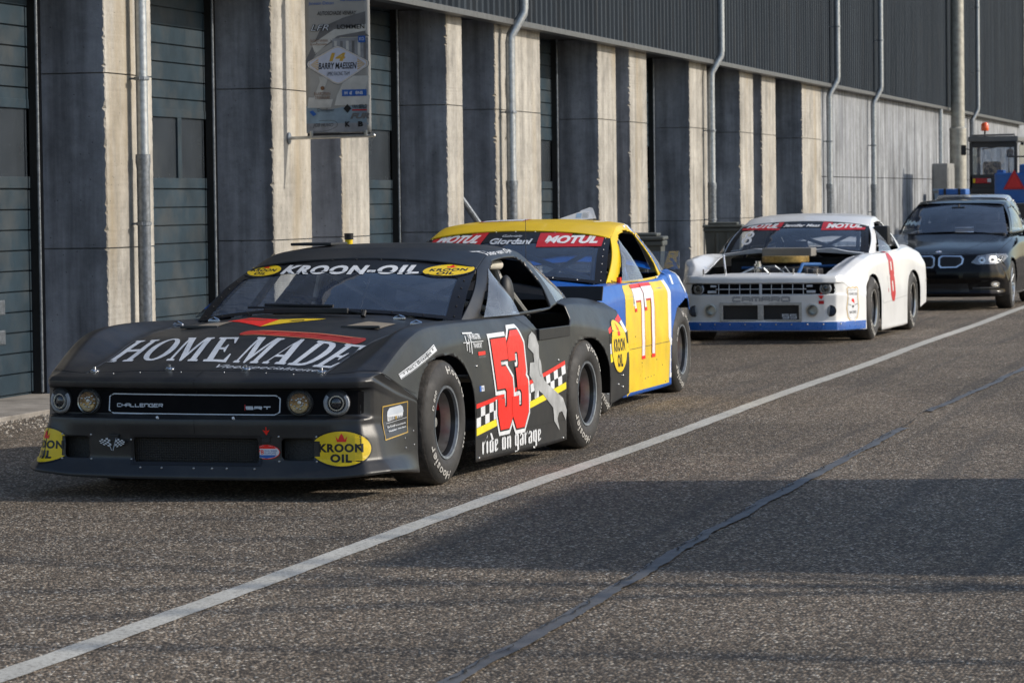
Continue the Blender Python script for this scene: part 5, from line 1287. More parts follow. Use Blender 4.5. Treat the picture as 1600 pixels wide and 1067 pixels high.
# ================================================================== PARKED SALOON CARS
def build_saloon(root, paint, detail=True):
    rows = [
     [(0, -.62, .745), (.35, -.61, .735), (.60, -.58, .705), (.72, -.53, .675), (.82, -.47, .62), (.872, -.42, .52), (.888, -.40, .38), (.884, -.395, .37)],
     [(0, -.40, .805), (.35, -.40, .795), (.62, -.39, .765), (.745, -.36, .745), (.84, -.33, .69), (.888, -.32, .57), (.900, -.32, .42), (.895, -.32, .34)],
     [(0, -.05, .865), (.35, -.05, .855), (.635, -.05, .835), (.77, -.05, .815), (.862, -.05, .755), (.900, -.05, .62), (.908, -.05, .42), (.89, -.05, .19)],
     [(0, .40, .930), (.35, .40, .920), (.66, .40, .900), (.79, .40, .875), (.872, .40, .815), (.905, .40, .65), (.910, .40, .42), (.88, .40, .19)],
     [(0, .85, .985), (.38, .85, .975), (.70, .85, .945), (.81, .85, .915), (.88, .85, .850), (.908, .85, .66), (.910, .85, .42), (.88, .85, .18)],
     [(0, 1.6, 1.0), (.38, 1.6, .99), (.72, 1.6, .965), (.82, 1.6, .935), (.885, 1.6, .865), (.912, 1.6, .66), (.912, 1.6, .42), (.88, 1.6, .18)],
     [(0, 2.6, 1.01), (.38, 2.6, 1.0), (.72, 2.6, .985), (.82, 2.6, .955), (.888, 2.6, .88), (.915, 2.6, .67), (.912, 2.6, .42), (.88, 2.6, .18)],
     [(0, 3.3, 1.03), (.38, 3.3, 1.02), (.68, 3.3, 1.0), (.78, 3.3, .97), (.86, 3.3, .89), (.90, 3.3, .68), (.90, 3.3, .42), (.87, 3.3, .2)],
     [(0, 3.70, .98), (.38, 3.70, .98), (.60, 3.69, .96), (.70, 3.67, .93), (.78, 3.65, .86), (.84, 3.62, .68), (.85, 3.62, .42), (.82, 3.62, .25)]]
    g = net(rows, .03); vs, fs = mirror_grid(g)
    for yc in (0, 2.76):
        vs, fs = cut(vs, fs, arch_poly(yc, .355, .665, .31), 'yz', lambda v, yc=yc: abs(v[1] - yc) < .5 and abs(v[0]) > .84)
    vs, fs = cut(vs, fs, [(-.66, .90), (.66, .90), (.74, 1.3), (.74, 2.6), (.64, 3.0), (-.64, 3.0), (-.74, 2.6), (-.74, 1.3)], 'xy', lambda v: v[2] > .8)
    body = shell('body', vs, fs, paint, root, .01)
    plan = [(0, -.845), (.30, -.835), (.56, -.775), (.68, -.715), (.775, -.62), (.85, -.50), (.884, -.42), (.886, -.405)]
    nr = nose_from(plan, [
        (rowz(.735, (.51, .37, .36)), ins(.11, (.01, 0, 0))), (rowz(.70, (.50, .36, .35)), ins(.055)), (rowz(.57, (.45, .34, .34)), ins(.02)), (rowz(.50, (.42, .33, .33)), ins(.0)),
        (rowz(.40, (.38, .32, .32)), ins(-.005)), (rowz(.36, (.34, .30, .30)), ins(.012)), (rowz(.25, (.26, .26, .26)), ins(.020)), (rowz(.22, (.22, .22, .22)), ins(-.004)), (rowz(.175, (.18, .19, .19)), ins(.02, (.01, 0, 0))), (rowz(.17, (.175, .185, .185)), ins(.10, (.05, .02, .02)))])([Vector(p) for p in rows[0]])
    nv, nf = mirror_grid(net(nr, .02, 'lin', .16, .35)); nose = shell('front_bumper', nv, nf, paint, root, .008)
    bb = bvh_of([body, nose])
    # greenhouse
    def ws(s, v): 
        b = Vector((.72 * s, .80 + .14 * s * s, 1.0 - .045 * s * s)); t = Vector((.575 * s, 1.58 + .08 * s * s, 1.372 - .03 * s * s))
        return b.lerp(t, v) + Vector((0, -.4, .9)) * .03 * math.sin(math.pi * v)
    a, b = grid_mesh([[ws(i / 15 - 1, j / 10) for i in range(31)] for j in range(11)]); shell('windscreen', a, b, M_wind, root, 0)
    Bl = [(.94, .745, .965), (1.4, .775, .975), (2.0, .785, .985), (2.6, .755, 1.0), (3.12, .66, 1.02)]; Ed = [(1.66, .585, 1.345), (1.9, .592, 1.385), (2.2, .59, 1.39), (2.55, .57, 1.36), (2.86, .54, 1.27)]
    def curve(pts, t):
        pts = [Vector((x, y, z)) for y, x, z in pts]; n = len(pts) - 1; f = min(n - 1e-6, t * n); i = int(f); return cr(*[pts[min(max(i + k, 0), n)] for k in (-1, 0, 1, 2)], f - i)
    side = [[curve(Bl, i / 60).lerp(curve(Ed, i / 60), j / 14) + Vector((.03, 0, .01)) * math.sin(math.pi * j / 14) for j in range(15)] for i in range(61)]
    sv, sf = grid_mesh(side); win = [(1.14, .995), (1.42, 1.18), (1.72, 1.315), (2.1, 1.345), (2.45, 1.33), (2.70, 1.22), (2.84, 1.04), (2.2, 1.01)]
    wv, wf = cut(sv, sf, win, 'yz', keep='in'); sv, sf = cut(sv, sf, win, 'yz')
    for s in (1, -1):
        shell('roof_pillar_panel', [Vector((p.x * s, p.y, p.z)) for p in sv], sf, paint, root, .02)
        shell('side_window', [Vector(((p.x - .006) * s, p.y, p.z)) for p in wv], wf, M_wind, root, 0)
    rg = [[Vector((e.x * math.sin(j / 20 * 1.5708), e.y - .10 * (1 - (j / 20) ** 2) * (1 - i / 40), e.z + .035 * (1 - (j / 20) ** 2.5))) for j in range(21)] for i in range(41) for e in (curve(Ed, i / 40),)]
    rv, rf = mirror_grid(rg); shell('roof', rv, rf, paint, root, .01)
    rg = [[Vector((lerp(.53, .64, i / 12) * j / 10, lerp(2.87, 3.16, i / 12), lerp(1.30, 1.02, i / 12) + .02 * (1 - (j / 10) ** 2))) for j in range(11)] for i in range(13)]
    rv, rf = mirror_grid(rg); shell('rear_window', rv, rf, M_wind, root, 0)
    mb = MB(); mb.box((-.66, -.4, .2), (.66, .80, .70)); mb.box((-.78, .8, .2), (.78, 3.3, .5)); mb.box((-.70, .85, .5), (.70, 1.15, .98), .03); mb.box((-.60, 3.0, .5), (.60, 3.5, .96)); mb.build('inner_structure', M_dark, root)
    M_seat = mat('seat_cloth', (.05, .05, .055), .85)
    for x in (-.36, .36):
        mb = MB(); mb.box((x - .25, 1.55, .5), (x + .25, 2.05, .65), .05); mb.box((x - .23, 2.0, .6), (x + .23, 2.14, 1.10), .05); mb.box((x - .12, 2.03, 1.12), (x + .12, 2.11, 1.27), .04); mb.build('seat', M_seat, root)
    mb = MB(); mb.box((-.09, 1.42, 1.26), (.09, 1.45, 1.33), .012); mb.tube([(0, 1.44, 1.32), (0, 1.50, 1.36)], .01, 6); mb.build('inside_mirror', M_black, root)
    for s in (1, -1):
        mb = MB(); mb.M = Matrix.Translation((s * .955, 1.20, .975)); mb.ell((s * .03, 0, .0), (.10, .055, .062), 16, 10); mb.box((-.10 * s - .02, -.02, -.05), (0, .02, -.02), .01); mb.M = None; mb.build('mirror', paint, root, smooth=True)
        mb = MB(); mb.box((s * .905, 1.75, .80), (s * .925, 1.93, .825), .008); mb.box((s * .905, 2.70, .81), (s * .923, 2.86, .835), .008); mb.build('door_handle', paint, root)
    A = Art()
    for y in (1.05, 2.08, 2.95): A.stroke([(y, .24), (y - .02, .66), (y, .93)], .006, I_black)
    A.stroke([(1.05, .24), (2.5, .24)], .006, I_black); lay('door_seam', A, FR_RIGHT, bb, root, off=.001)
    # kidneys, lights, fog lamps, lower intake
    for s in (1, -1):
        A = Art(); Kd = [(.022, .58), (.05, .548), (.26, .552), (.335, .60), (.350, .665), (.315, .705), (.06, .71), (.022, .68)]
        K2 = [(.186 + (a - .186) * .86, .630 + (b - .630) * .80) for a, b in Kd]
        A.poly([(s * a, b) for a, b in Kd], M_chrome); A.poly([(s * a, b) for a, b in K2], I_black)
        for k in range(10): A.stroke([(s * (.065 + .025 * k), .575), (s * (.065 + .025 * k), .685)], .004, I_dgrey)
        lay('kidney_grille', A, FR_FRONT, bb, root, off=.006, dl=.001)
        Hh = [(.44, .615), (.52, .590), (.74, .595), (.82, .62), (.858, .68), (.835, .715), (.68, .72), (.52, .70)]
        A = Art(); A.poly([(s * a, b) for a, b in Hh], mat('headlight_housing', (.34, .35, .37), .25, metal=.5)); 
        for cx, cz, r_ in ((.575, .645, .040), (.70, .652, .044), (.79, .662, .030)):
            A.ellipse((s * cx, cz), (r_ * 1.1, r_), M_refl); A.ellipse((s * cx, cz), (r_ * .45, r_ * .42), I_dgrey); A.ellipse((s * (cx + .01), cz + .01), (r_ * .25, r_ * .25), I_white)
        hl = lay('headlight', A, FR_FRONT, bb, root, off=.004, dl=.0006)
        A = Art(); A.poly([(s * a, b) for a, b in Hh], M_lens); lay('headlight_glass', A, FR_FRONT, bb, hl, off=.015)
        A = Art(); A.ellipse((s * .735, .335), (.055, .044), I_dgrey); A.ellipse((s * .735, .335), (.046, .036), M_refl); A.ellipse((s * .735, .335), (.022, .016), I_white); lay('fog_lamp', A, FR_FRONT, bb, root, off=.004)
        A = Art(); A.poly([(s * .46, .275), (s * .78, .285), (s * .79, .30), (s * .46, .30)], I_dgrey); lay('bumper_trim', A, FR_FRONT, bb, root, off=.003)
    A = Art(); A.poly([(-.42, .235), (.42, .235), (.40, .345), (-.40, .345)], I_black); lay('lower_intake', A, FR_FRONT, bb, root, off=.003)
    A = Art(); A.rect(-.70, .405, -.20, .50, mat('number_plate_yellow', (.62, .42, .03), .4)); A.text('20-TK-GX', (-.66, .42, -.24, .485), I_black, bold=.02); lay('number_plate', A, FR_FRONT, bb, root, off=.008)
    A = Art(); A.ellipse((0, -.60), (.036, .045), I_silver); A.ellipse((0, -.60), (.028, .036), I_blue); A.poly([(0, -.60), (.024, -.60), (.018, -.575), (0, -.566)], I_white); A.poly([(0, -.60), (-.024, -.60), (-.018, -.625), (0, -.634)], I_white); lay('bonnet_emblem', A, FR_TOP, bb, root, off=.004)
    A = Art(); A.stroke([(.30, -.58), (.46, -.1), (.62, .60)], .004, I_black, smooth=True); A.stroke([(-.30, -.58), (-.46, -.1), (-.62, .60)], .004, I_black, smooth=True); A.stroke([(.74, -.45), (.775, -.05), (.80, .5), (.80, .9)], .005, I_black, smooth=True); A.stroke([(-.74, -.45), (-.775, -.05), (-.80, .5), (-.80, .9)], .005, I_black, smooth=True); lay('bonnet_seam', A, FR_TOP, bb, root, off=.001)
    # wheels with ten spokes
    for (x, y, s) in ((.79, 0, 1), (-.79, 0, -1), (.79, 2.76, 1), (-.79, 2.76, -1)):
        w = MB(); w.lathe([(0, -.08), (.15, -.08), (.15, -.05), (0, -.05)], (0, 0, 0), 'x', 20); wo = w.build('wheel', M_rimblk, root); wo.location = (x, y, .315)
        t = MB(); t.use(M_tyre); t.lathe([(.222, -.10), (.25, -.108), (.29, -.105), (.308, -.09), (.315, -.06), (.315, .06), (.308, .09), (.29, .105), (.25, .108), (.222, .10)], (0, 0, 0), 'x', 48); t.build('tyre', None, wo, smooth=True)
        r_ = MB(); r_.lathe([(.224, .098 * s), (.218, .102 * s), (.21, .09 * s), (.205, .0), (.205, -.08 * s)], (0, 0, 0), 'x', 40)
        r_.lathe([(0, .08 * s), (.045, .078 * s), (.055, .06 * s), (.055, .02 * s)], (0, 0, 0), 'x', 20)
        for k in range(10):
            a_ = 2 * math.pi * k / 10; ca, sa = math.cos(a_), math.sin(a_)
            r_.tube([(.068 * s, ca * .04, sa * .04), (.078 * s, ca * .13, sa * .13), (.085 * s, ca * .212, sa * .212)], [.014, .011, .013], 6)
        r_.build('rim', mat('alloy_wheel_silver', (.50, .50, .49), .3, metal=.8), wo, smooth=True)
    return bb
M_bpaint = mat('gloss_black_paint', (.003, .003, .004), .12, var=.1, coat=.05, spec=.22, rvar=.04)
M_spaint = mat('gloss_silver_paint', (.42, .44, .46), .25, var=.05, coat=.8, metal=.4, rvar=.04)
bm_ = thing('parked_saloon_car', 'glossy black saloon car with twin rounded grilles, parked behind the white race car', 'car', (-5.20, 43.83, 0), R(-.8))
build_saloon(bm_, M_bpaint)
sv_ = thing('parked_saloon_car', 'silver car mostly hidden behind the black saloon, only its roof showing', 'car', (-6.22, 54.6, 0), R(0))
build_saloon(sv_, M_spaint)
sv_.scale = (1, 1, 1.05)

# ================================================================== BANNER ON ITS BRACKET
ban = thing('race_banner', 'grey vertical sponsor banner with white diamond reading 14 BARRY MAESSEN, hung from the wall', 'banner', (XF + .75, 28.9, 2.1))
def Lb(mb, name, m, parent=None, **k):
    o = ban.location; mb.v = [(v[0] - o.x, v[1] - o.y, v[2] - o.z) for v in mb.v]; return mb.build(name, m, parent or ban, **k)
YB = 28.9; BX0, BX1, BZ0, BZ1 = -9.225, -8.61, 2.13, 3.62
M_ban = mat('banner_grey_fabric', (.34, .335, .32), .7, var=.16, scale=2.5)
mb = MB(); gr = [[Vector((lerp(BX0, BX1, i / 12), YB + .003 * math.sin(i * .9) * (1 - j / 20), lerp(BZ0, BZ1, j / 20))) for i in range(13)] for j in range(21)]
a_, b_ = grid_mesh(gr); mb.add(a_, b_); banf = Lb(mb, 'banner_cloth', M_ban, smooth=True)
sm = banf.modifiers.new('thickness', 'SOLIDIFY'); sm.thickness = .003
for z, nm in ((BZ0 - .03, 'lower'), (BZ1 + .03, 'upper')):
    mb = MB(); mb.tube([(XF, YB, z - .012), (BX1 + .02, YB, z)], .016, 12); mb.ell((BX1 + .02, YB, z), (.02, .02, .02), 10, 8)
    for x in (BX0 + .05, BX1 - .05): mb.box((x - .015, YB - .02, z + .0), (x + .015, YB + .02, z + .05), .004)
    arm = Lb(mb, 'bracket_arm', M_alu, smooth=True)
    mb = MB(); mb.lathe([(0, 0), (.055, .0), (.055, .012), (.03, .018), (0, .02)], (XF, YB, z - .012), 'x', 18); Lb(mb, 'wall_plate', M_galvd, arm)
mb = MB(); mb.box((BX0 + .01, YB - .006, BZ0 - .035), (BX1 - .01, YB + .006, BZ0 - .001)); Lb(mb, 'banner_hem', M_black)
bbn = BVHTree.FromPolygons([v.co + ban.location for v in banf.data.vertices], [tuple(p.vertices) for p in banf.data.polygons])
W_, H_ = BX1 - BX0, BZ1 - BZ0
def fb(u, v): return (BX0 + W_ * u, BZ0 + .77 + (v - .0) * 0 + H_ * v - .77)
A = Art()
def bx(u0, v0, u1, v1, m): A.poly([fb(u0, v0), fb(u1, v0), fb(u1, v1), fb(u0, v1)], m)
def bt(txt, u0, v0, u1, v1, m, **k): A.text(txt, None, m, quad=[fb(u0, v0), fb(u1, v0), fb(u1, v1), fb(u0, v1)], **k)
# v: 0 bottom .. 1 top; photo shows the cloth up to about v = .93
V = lambda py: (207 - py) / 253.   # rows measured from the lower hem
g1 = mat('banner_print_dark', (.13, .13, .135), .7, var=.3, scale=5); g2 = mat('banner_print_pale', (.50, .50, .48), .7, var=.2, scale=6); g3 = mat('banner_print_mid', (.24, .25, .27), .7, var=.3, scale=8); g4 = mat('banner_print_blue', (.20, .27, .33), .7, var=.3, scale=6)
A.poly([fb(0, V(95)), fb(.25, V(45)), fb(.6, V(30)), fb(1, V(20)), fb(1, V(60)), fb(.55, V(60)), fb(.2, V(80)), fb(0, V(110))], g1)
A.poly([fb(.10, V(70)), fb(.45, V(48)), fb(1, V(40)), fb(1, V(50)), fb(.5, V(58)), fb(.15, V(85))], g2)
bx(.42, V(100), .97, V(62), g3)
for k in range(6): bx(.45 + k * .09, V(95), .49 + k * .09, V(66), g1 if k % 2 else g2)
A.poly([fb(0, V(200)), fb(1, V(200)), fb(1, V(150)), fb(.75, V(165)), fb(.3, V(172)), fb(0, V(165))], g4)
A.poly([fb(0, V(206)), fb(1, V(206)), fb(1, V(192)), fb(0, V(192))], g3)
# big pale numerals behind the logos
A.poly([fb(.20, V(120)), fb(.36, V(120)), fb(.22, V(155)), fb(.42, V(155)), fb(.38, V(168)), fb(-.0 + .02, V(168)), fb(.04, V(152)), fb(.12, V(152)), fb(.22, V(128))], g2)
A.poly([fb(.62, V(120)), fb(.98, V(120)), fb(.90, V(150)), fb(.99, V(150)), fb(.97, V(165)), fb(.44, V(165)), fb(.48, V(150))], g2)
dia = [(.50, V(133)), (.56, V(131)), (.97, V(105)), (.985, V(101)), (.97, V(97)), (.56, V(75)), (.50, V(73)), (.44, V(75)), (.03, V(97)), (.015, V(101)), (.03, V(105)), (.44, V(131))]
A.poly([fb(*p) for p in dia], g1); sc_ = lambda k: [fb(.5 + (u - .5) * k, V(103) + (v - V(103)) * k) for u, v in dia]
A.poly(sc_(.975), I_white); A.poly(sc_(.94), I_gold); A.poly(sc_(.92), mat('banner_diamond_pale', (.50, .54, .66), .6))
for s in (-1, 1):
    for k in range(5): A.poly([fb(.5 + s * .43, V(102)), fb(.5 + s * (.30 + .0 * k), V(94 + 4 * k) + .004), fb(.5 + s * .30, V(94 + 4 * k) - .004)], I_gold)
bt('14', .37, V(97), .62, V(84), I_gold, bold=.05, shear=.2); bt('BARRY MAESSEN', .20, V(109), .79, V(99), I_black, bold=.02, shear=.2); bt('LIMBO RACING TEAM', .33, V(119), .68, V(113), I_dgrey, shear=.2)
bt('Janssen Daken', .06, V(11), .45, V(5), I_blue); bt('AB Autobedrijf', .55, V(6), .95, V(2), I_blue, bold=.02); bt('AUTOSCHADE VENRAY', .19, V(26), .80, V(20), I_black, shear=.3, bold=.01)
bt('LFR', .08, V(50), .38, V(40), I_black, bold=.06, shear=.3); bt('LFR', .09, V(49.5), .37, V(40.5), I_silver, bold=.0, shear=.3); bt('LOMMEN', .50, V(48), .92, V(41), I_black, bold=.015)
bt('SLOOTWERK', .08, V(67), .36, V(63), mat('banner_brown', (.20, .10, .05), .7)); bt('KLIMATECHNIEK', .08, V(72), .34, V(69), mat('banner_brown', (.20, .10, .05), .7))
bx(.82, V(69), .93, V(59), I_blue); bt('KO', .84, V(66), .91, V(61), I_white)
A.ellipse(fb(.26, V(138)), (.02, .018), mat('banner_brown', (.20, .10, .05), .7)); bt('BAARDMAN', .13, V(149), .38, V(144), mat('banner_brown', (.20, .10, .05), .7)); bt('TREKHAAK', .14, V(155), .38, V(150), mat('banner_brown', (.20, .10, .05), .7))
bx(.56, V(151), .94, V(141), I_blue); bt('HAEGENS', .60, V(148.5), .88, V(143.5), I_white, bold=.03)
A.poly([fb(.10, V(172)), fb(.16, V(178)), fb(.11, V(181)), fb(.05, V(174))], I_blue); bt('Grondboor', .17, V(174), .44, V(169), I_dgrey)
A.poly([fb(.64, V(163)), fb(.70, V(170)), fb(.64, V(177)), fb(.58, V(170))], I_black); bt('VAN BERLO', .71, V(170), .94, V(164), I_black, bold=.02); bx(.71, V(173.5), .94, V(171.5), I_dred)
bt('FUR', .68, V(186), .98, V(177), g1, bold=.06, shear=.3); bt('K', .60, V(198), .68, V(190), I_black, bold=.06); bt('B', .80, V(198), .88, V(190), I_black, bold=.06); bt('JOB HUVIO', .10, V(199), .42, V(192), I_dgrey, shear=.3); A.stroke([fb(.08, V(204)), fb(.30, V(204)), fb(.46, V(198)), fb(.48, V(192)), fb(.40, V(188)), fb(.20, V(188))], .003, I_dgrey, smooth=True)
def layw(name, A, frame, bv, thing_, parent, **k):
    o = lay(name, A, frame, bv, parent, **k)
    for v in o.data.vertices: v.co -= thing_.location
    return o
layw('banner_print', A, (Vector((0, 20, 0)), Vector((1, 0, 0)), Vector((0, 0, 1)), Vector((0, 1, 0))), bbn, ban, ban, off=.003, dl=.00012, step=.05, maxd=20)

# ================================================================== LAMP POST, CABINET, BINS
lp = thing('lamp_post', 'tall grey steel lamp post standing at the plain wall beside the cabinet', 'lamp post', (-9.02, 78.8, 0))
mb = MB(); mb.lathe([(.20, 0), (.20, 3.0), (.205, 3.0), (.205, 3.05), (.165, 3.09), (.14, 11.0), (0, 11.0)], (0, 0, 0), 'z', 24); mb.build('pole', mat('lamp_post_grey', (.34, .33, .29), .5, metal=.3, var=.25, scale=8), lp, smooth=True)
mb = MB(); mb.tube([(0, 0, 10.9), (.4, 0, 11.15), (1.2, 0, 11.25)], .05, 10); mb.build('lamp_arm', M_galv, lp, smooth=True)
mb = MB(); mb.box((1.0, -.15, 11.15), (1.6, .15, 11.27), .04); mb.build('lamp_head', M_galvd, lp)
cb = thing('electrical_cabinet', 'grey metal electrical cabinet fixed low on the wall left of the lamp post', 'cabinet', (XF + .01, 78.0, 0))
mb = MB(); mb.box((0, -1.15, .2), (.35, .2, 2.22), .02); mb.build('cabinet_box', mat('cabinet_grey', (.22, .22, .21), .6, dirt=.3), cb)
mb = MB(); mb.box((.351, -1.08, .3), (.362, -.50, 2.12), .004); mb.build('cabinet_door', mat('cabinet_grey', (.22, .22, .21), .6), cb); mb = MB(); mb.box((.351, -.45, .3), (.362, .13, 2.12), .004); mb.build('cabinet_door', mat('cabinet_grey', (.22, .22, .21), .6), cb)
mb = MB(); mb.tube([(.10, -.35, 2.2), (.10, -.35, 3.5)], .05, 8); mb.build('conduit', M_galv, cb)
M_bin = mat('bin_plastic', (.055, .060, .055), .55, var=.2, dirt=.25)
def wheelie_bin(loc, rz, label, w=.58, d=.72, h=1.06):
    t = thing('wheelie_bin', label, 'bin', loc, rz, 'wheelie bins by the garages')
    mb = MB(); lo = [(-w * .40, -d * .36), (w * .40, -d * .36), (w * .40, d * .36), (-w * .40, d * .36)]; hi = [(-w / 2, -d / 2), (w / 2, -d / 2), (w / 2, d / 2), (-w / 2, d / 2)]
    vs = [(a, b, .06) for a, b in lo] + [(a, b, h - .06) for a, b in hi]; mb.add(vs, [(0, 1, 5, 4), (1, 2, 6, 5), (2, 3, 7, 6), (3, 0, 4, 7), (0, 3, 2, 1)])
    mb.box((-w / 2 - .02, -d / 2 - .02, h - .10), (w / 2 + .02, d / 2 + .02, h - .05), .012)
    for k in (-.15, .15): mb.box((k * w - .02, -d / 2 - .005, .3), (k * w + .02, -d / 2 + .06, h - .12), .008)
    mb.build('bin_body', M_bin, t)
    mb = MB(); mb.box((-w / 2 - .03, -d / 2 - .04, h - .045), (w / 2 + .03, d / 2 + .04, h - .005), .018); mb.box((-w / 2 + .04, -d / 2 + .04, h - .006), (w / 2 - .04, d / 2 - .06, h + .03), .02); mb.tube([(-w / 2 + .03, d / 2 + .09, h - .03), (w / 2 - .03, d / 2 + .09, h - .03)], .018, 8)
    mb.build('bin_lid', M_bin, t)
    for s in (-1, 1):
        mb = MB(); mb.lathe([(0, -.03), (.09, -.03), (.10, -.015), (.10, .015), (.09, .03), (0, .03)], (s * (w / 2 - .02), d / 2 - .04, .10), 'x', 18); mb.build('bin_wheel', M_black, t)
    return t
wheelie_bin((-7.02, 33.0, 0), R(8), 'dark wheelie bin behind the yellow and blue race car', .50, .70, 1.12)
wheelie_bin((-8.60, 46.2, 0), R(8), 'dark wheelie bin just left of the white race car', .50, .70, 1.12)
# leaning steel tube in the blue doorway
pr = thing('steel_prop', 'long steel tube leaning across the dark blue doorway', 'pole', (-9.25, 36.4, 0))
mb = MB(); mb.tube([(-.62, -.9, 1.98), (.35, .55, .05)], .035, 10); mb.build('tube', M_galvd, pr); mb = MB(); mb.tube([(.34, .53, .08), (.36, .56, .0)], .055, 10); mb.build('foot', M_black, pr)
# little yellow pot standing on the black car's roof
cup = thing('yellow_pot', 'small yellow and black pot standing on the roof of the black race car', 'pot', (0, 0, 0))
zc0 = b1.ray_cast(Vector((-.44, 2.30, 3)), Vector((0, 0, -1)))[0].z; wp = car1_w = Matrix.Translation(car1.location) @ Matrix.Rotation(-R(4.1), 4, 'Z') @ Vector((-.44, 2.30, zc0)); cup.location = wp
mb = MB(); mb.lathe([(0, 0), (.022, .0), (.026, .085), (.022, .085), (.019, .01), (0, .01)], (0, 0, 0), 'z', 18); mb.build('pot_body', I_yel, cup, smooth=True, angle=40)
mb = MB(); mb.lathe([(.0272, .05), (.0285, .088), (.0225, .088)], (0, 0, 0), 'z', 18); mb.build('pot_rim', I_black, cup, smooth=True)
# ================================================================== TRACTOR AND BLUE MACHINE FAR BEHIND
M_cab = mat('tractor_frame_dark', (.03, .03, .032), .5, dirt=.3); M_cabroof = mat('tractor_roof_grey', (.12, .12, .115), .5, dirt=.2); M_mblue = mat('machine_blue', (.012, .10, .36), .4, dirt=.2)
trk = thing('tractor', 'dark tractor with a glass cab and an orange beacon on its roof', 'tractor', (-7.45, 72, 0))
x0, x1 = -.55, .48
mb = MB(); mb.box((x0, 0, 1.62), (x0 + .07, .08, 2.62), .01); mb.box((x1 - .07, 0, 1.62), (x1, .08, 2.62), .01); mb.box((x0, 1.5, 1.62), (x0 + .07, 1.58, 2.62), .01); mb.box((x1 - .07, 1.5, 1.62), (x1, 1.58, 2.62), .01); mb.box((x0, 0, 1.62), (x1, .06, 1.92), .02); mb.box((x0, .02, 2.50), (x1, .08, 2.62), .01); mb.box((x0 + .02, .0, 1.0), (x1, 1.58, 1.64), .04)
mb.build('cab_frame', M_cab, trk)
mb = MB(); mb.box((x0 - .02, -.08, 2.62), (x1 + .03, 1.65, 2.74), .03); mb.tube([(x0 + .03, -.05, 2.60), (x0 + .08, -.06, 2.76), (x1 - .05, -.06, 2.77), (x1, -.05, 2.60)], .02, 8); mb.build('cab_roof', M_cabroof, trk)
mb = MB(); mb.box((x0 + .07, .03, 1.92), (x1 - .07, .036, 2.50)); mb.build('rear_window', M_wind, trk)
for x in (x0, x1): mb = MB(); mb.box((x + .03, .1, 1.7), (x + .036, 1.5, 2.55)); mb.build('side_window', M_wind, trk)
mb = MB(); mb.box((-.32, .35, 1.62), (.12, .75, 1.80), .05); mb.box((-.30, .30, 1.78), (.10, .42, 2.20), .06); mb.build('driver_seat', M_dark, trk)
mb = MB(); mb.box((.22, .3, 2.28), (.36, .4, 2.46), .03); mb.tube([(.30, .35, 2.46), (.30, .35, 2.60)], .02, 6); mb.tube([(-.3, .25, 2.47), (.1, .25, 2.52)], .015, 6); mb.build('work_lamp', M_black, trk)
mb = MB(); mb.tube([(-.22, .1, 2.74), (-.22, .1, 2.86)], .02, 8); bst = mb.build('beacon', M_black, trk)
mb = MB(); mb.lathe([(.075, 2.86), (.085, 2.88), (.08, 3.0), (.05, 3.04), (0, 3.045)], (-.22, .1, 0), 'z', 18); mb.build('beacon_lens', mat('beacon_orange', (.75, .10, .02), .25, coat=.5), bst, smooth=True)
mb = MB(); mb.box((-.46, -.03, 1.73), (-.10, .0, 1.84), .01); l_ = mb.build('rear_light', mat('light_red', (.45, .012, .02), .25), trk); mb = MB(); mb.box((-.16, -.04, 1.75), (-.08, -.032, 1.83), .004); mb.build('reversing_lens', I_white, l_); mb = MB(); mb.box((-.47, -.04, 1.74), (-.42, -.032, 1.83), .004); mb.build('amber_lens', I_yel, l_)
mb = MB(); mb.box((.08, -.03, 1.66), (.16, .0, 1.80), .01); mb.build('rear_light', mat('light_red', (.45, .012, .02), .25), trk)
mb = MB(); mb.tube([(x0, .0, 2.46), (x0 - .12, -.05, 2.48)], .012, 6); mb.box((x0 - .17, -.08, 2.34), (x0 - .06, -.03, 2.56), .02); mb.build('mirror', M_black, trk)
for x, y, rr, s in ((-.42, .35, .80, 1), (.70, .35, .80, 1), (-.42, 2.3, .5, 1), (.70, 2.3, .5, 1)):
    mb = MB(); mb.lathe([(0, -.06), (rr * .5, -.06), (rr * .55, -.17), (rr * .85, -.20), (rr, -.16), (rr, .16), (rr * .85, .20), (rr * .55, .17), (rr * .5, .06), (0, .06)], (x, y, rr), 'x', 32)
    for k in range(22):
        a = 2 * math.pi * k / 22; mb.M = Matrix.Translation((x, y, rr)) @ Matrix.Rotation(a, 4, 'X'); mb.box((-.17, -.03, rr - .01), (.17, .03, rr + .035))
    mb.M = None; mb.build('wheel', M_tyre, trk, smooth=True, angle=30)
mb = MB(); mb.box((-.25, 1.5, .8), (.45, 3.2, 1.55), .08); mb.build('bonnet', M_cab, trk)
bl = thing('blue_sweeper', 'blue road machine with a red warning triangle on its tail, right of the tractor', 'machine', (-6.7, 70.6, 0))
mb = MB(); mb.box((-.62, 0, 1.28), (.9, 1.2, 1.94), .05); mb.box((-.10, .05, 1.90), (.9, 1.1, 2.12), .05); mb.box((-.70, -.12, .70), (.95, 1.3, 1.22), .05); mb.build('body', M_mblue, bl)
mb = MB(); mb.box((-.70, -.14, 1.22), (.95, 1.25, 1.285), .01); mb.build('deck_strip', M_black, bl)
A = Art(); A.poly([(-.42, 1.60), (.02, 1.60), (-.20, 2.0)], I_dred); A.poly([(-.36, 1.635), (-.04, 1.635), (-.20, 1.93)], mat('triangle_red', (.55, .02, .02), .5))
mb = MB(); mb.prism([(-.43, 1.59), (.03, 1.59), (-.20, 2.01)], (0, .01, 0), (0, -.02, 0)); tr_ = mb.build('warning_triangle', I_dred, bl); lay('triangle_face', A, FR_FRONT, bvh_of([tr_]), tr_, off=.003)
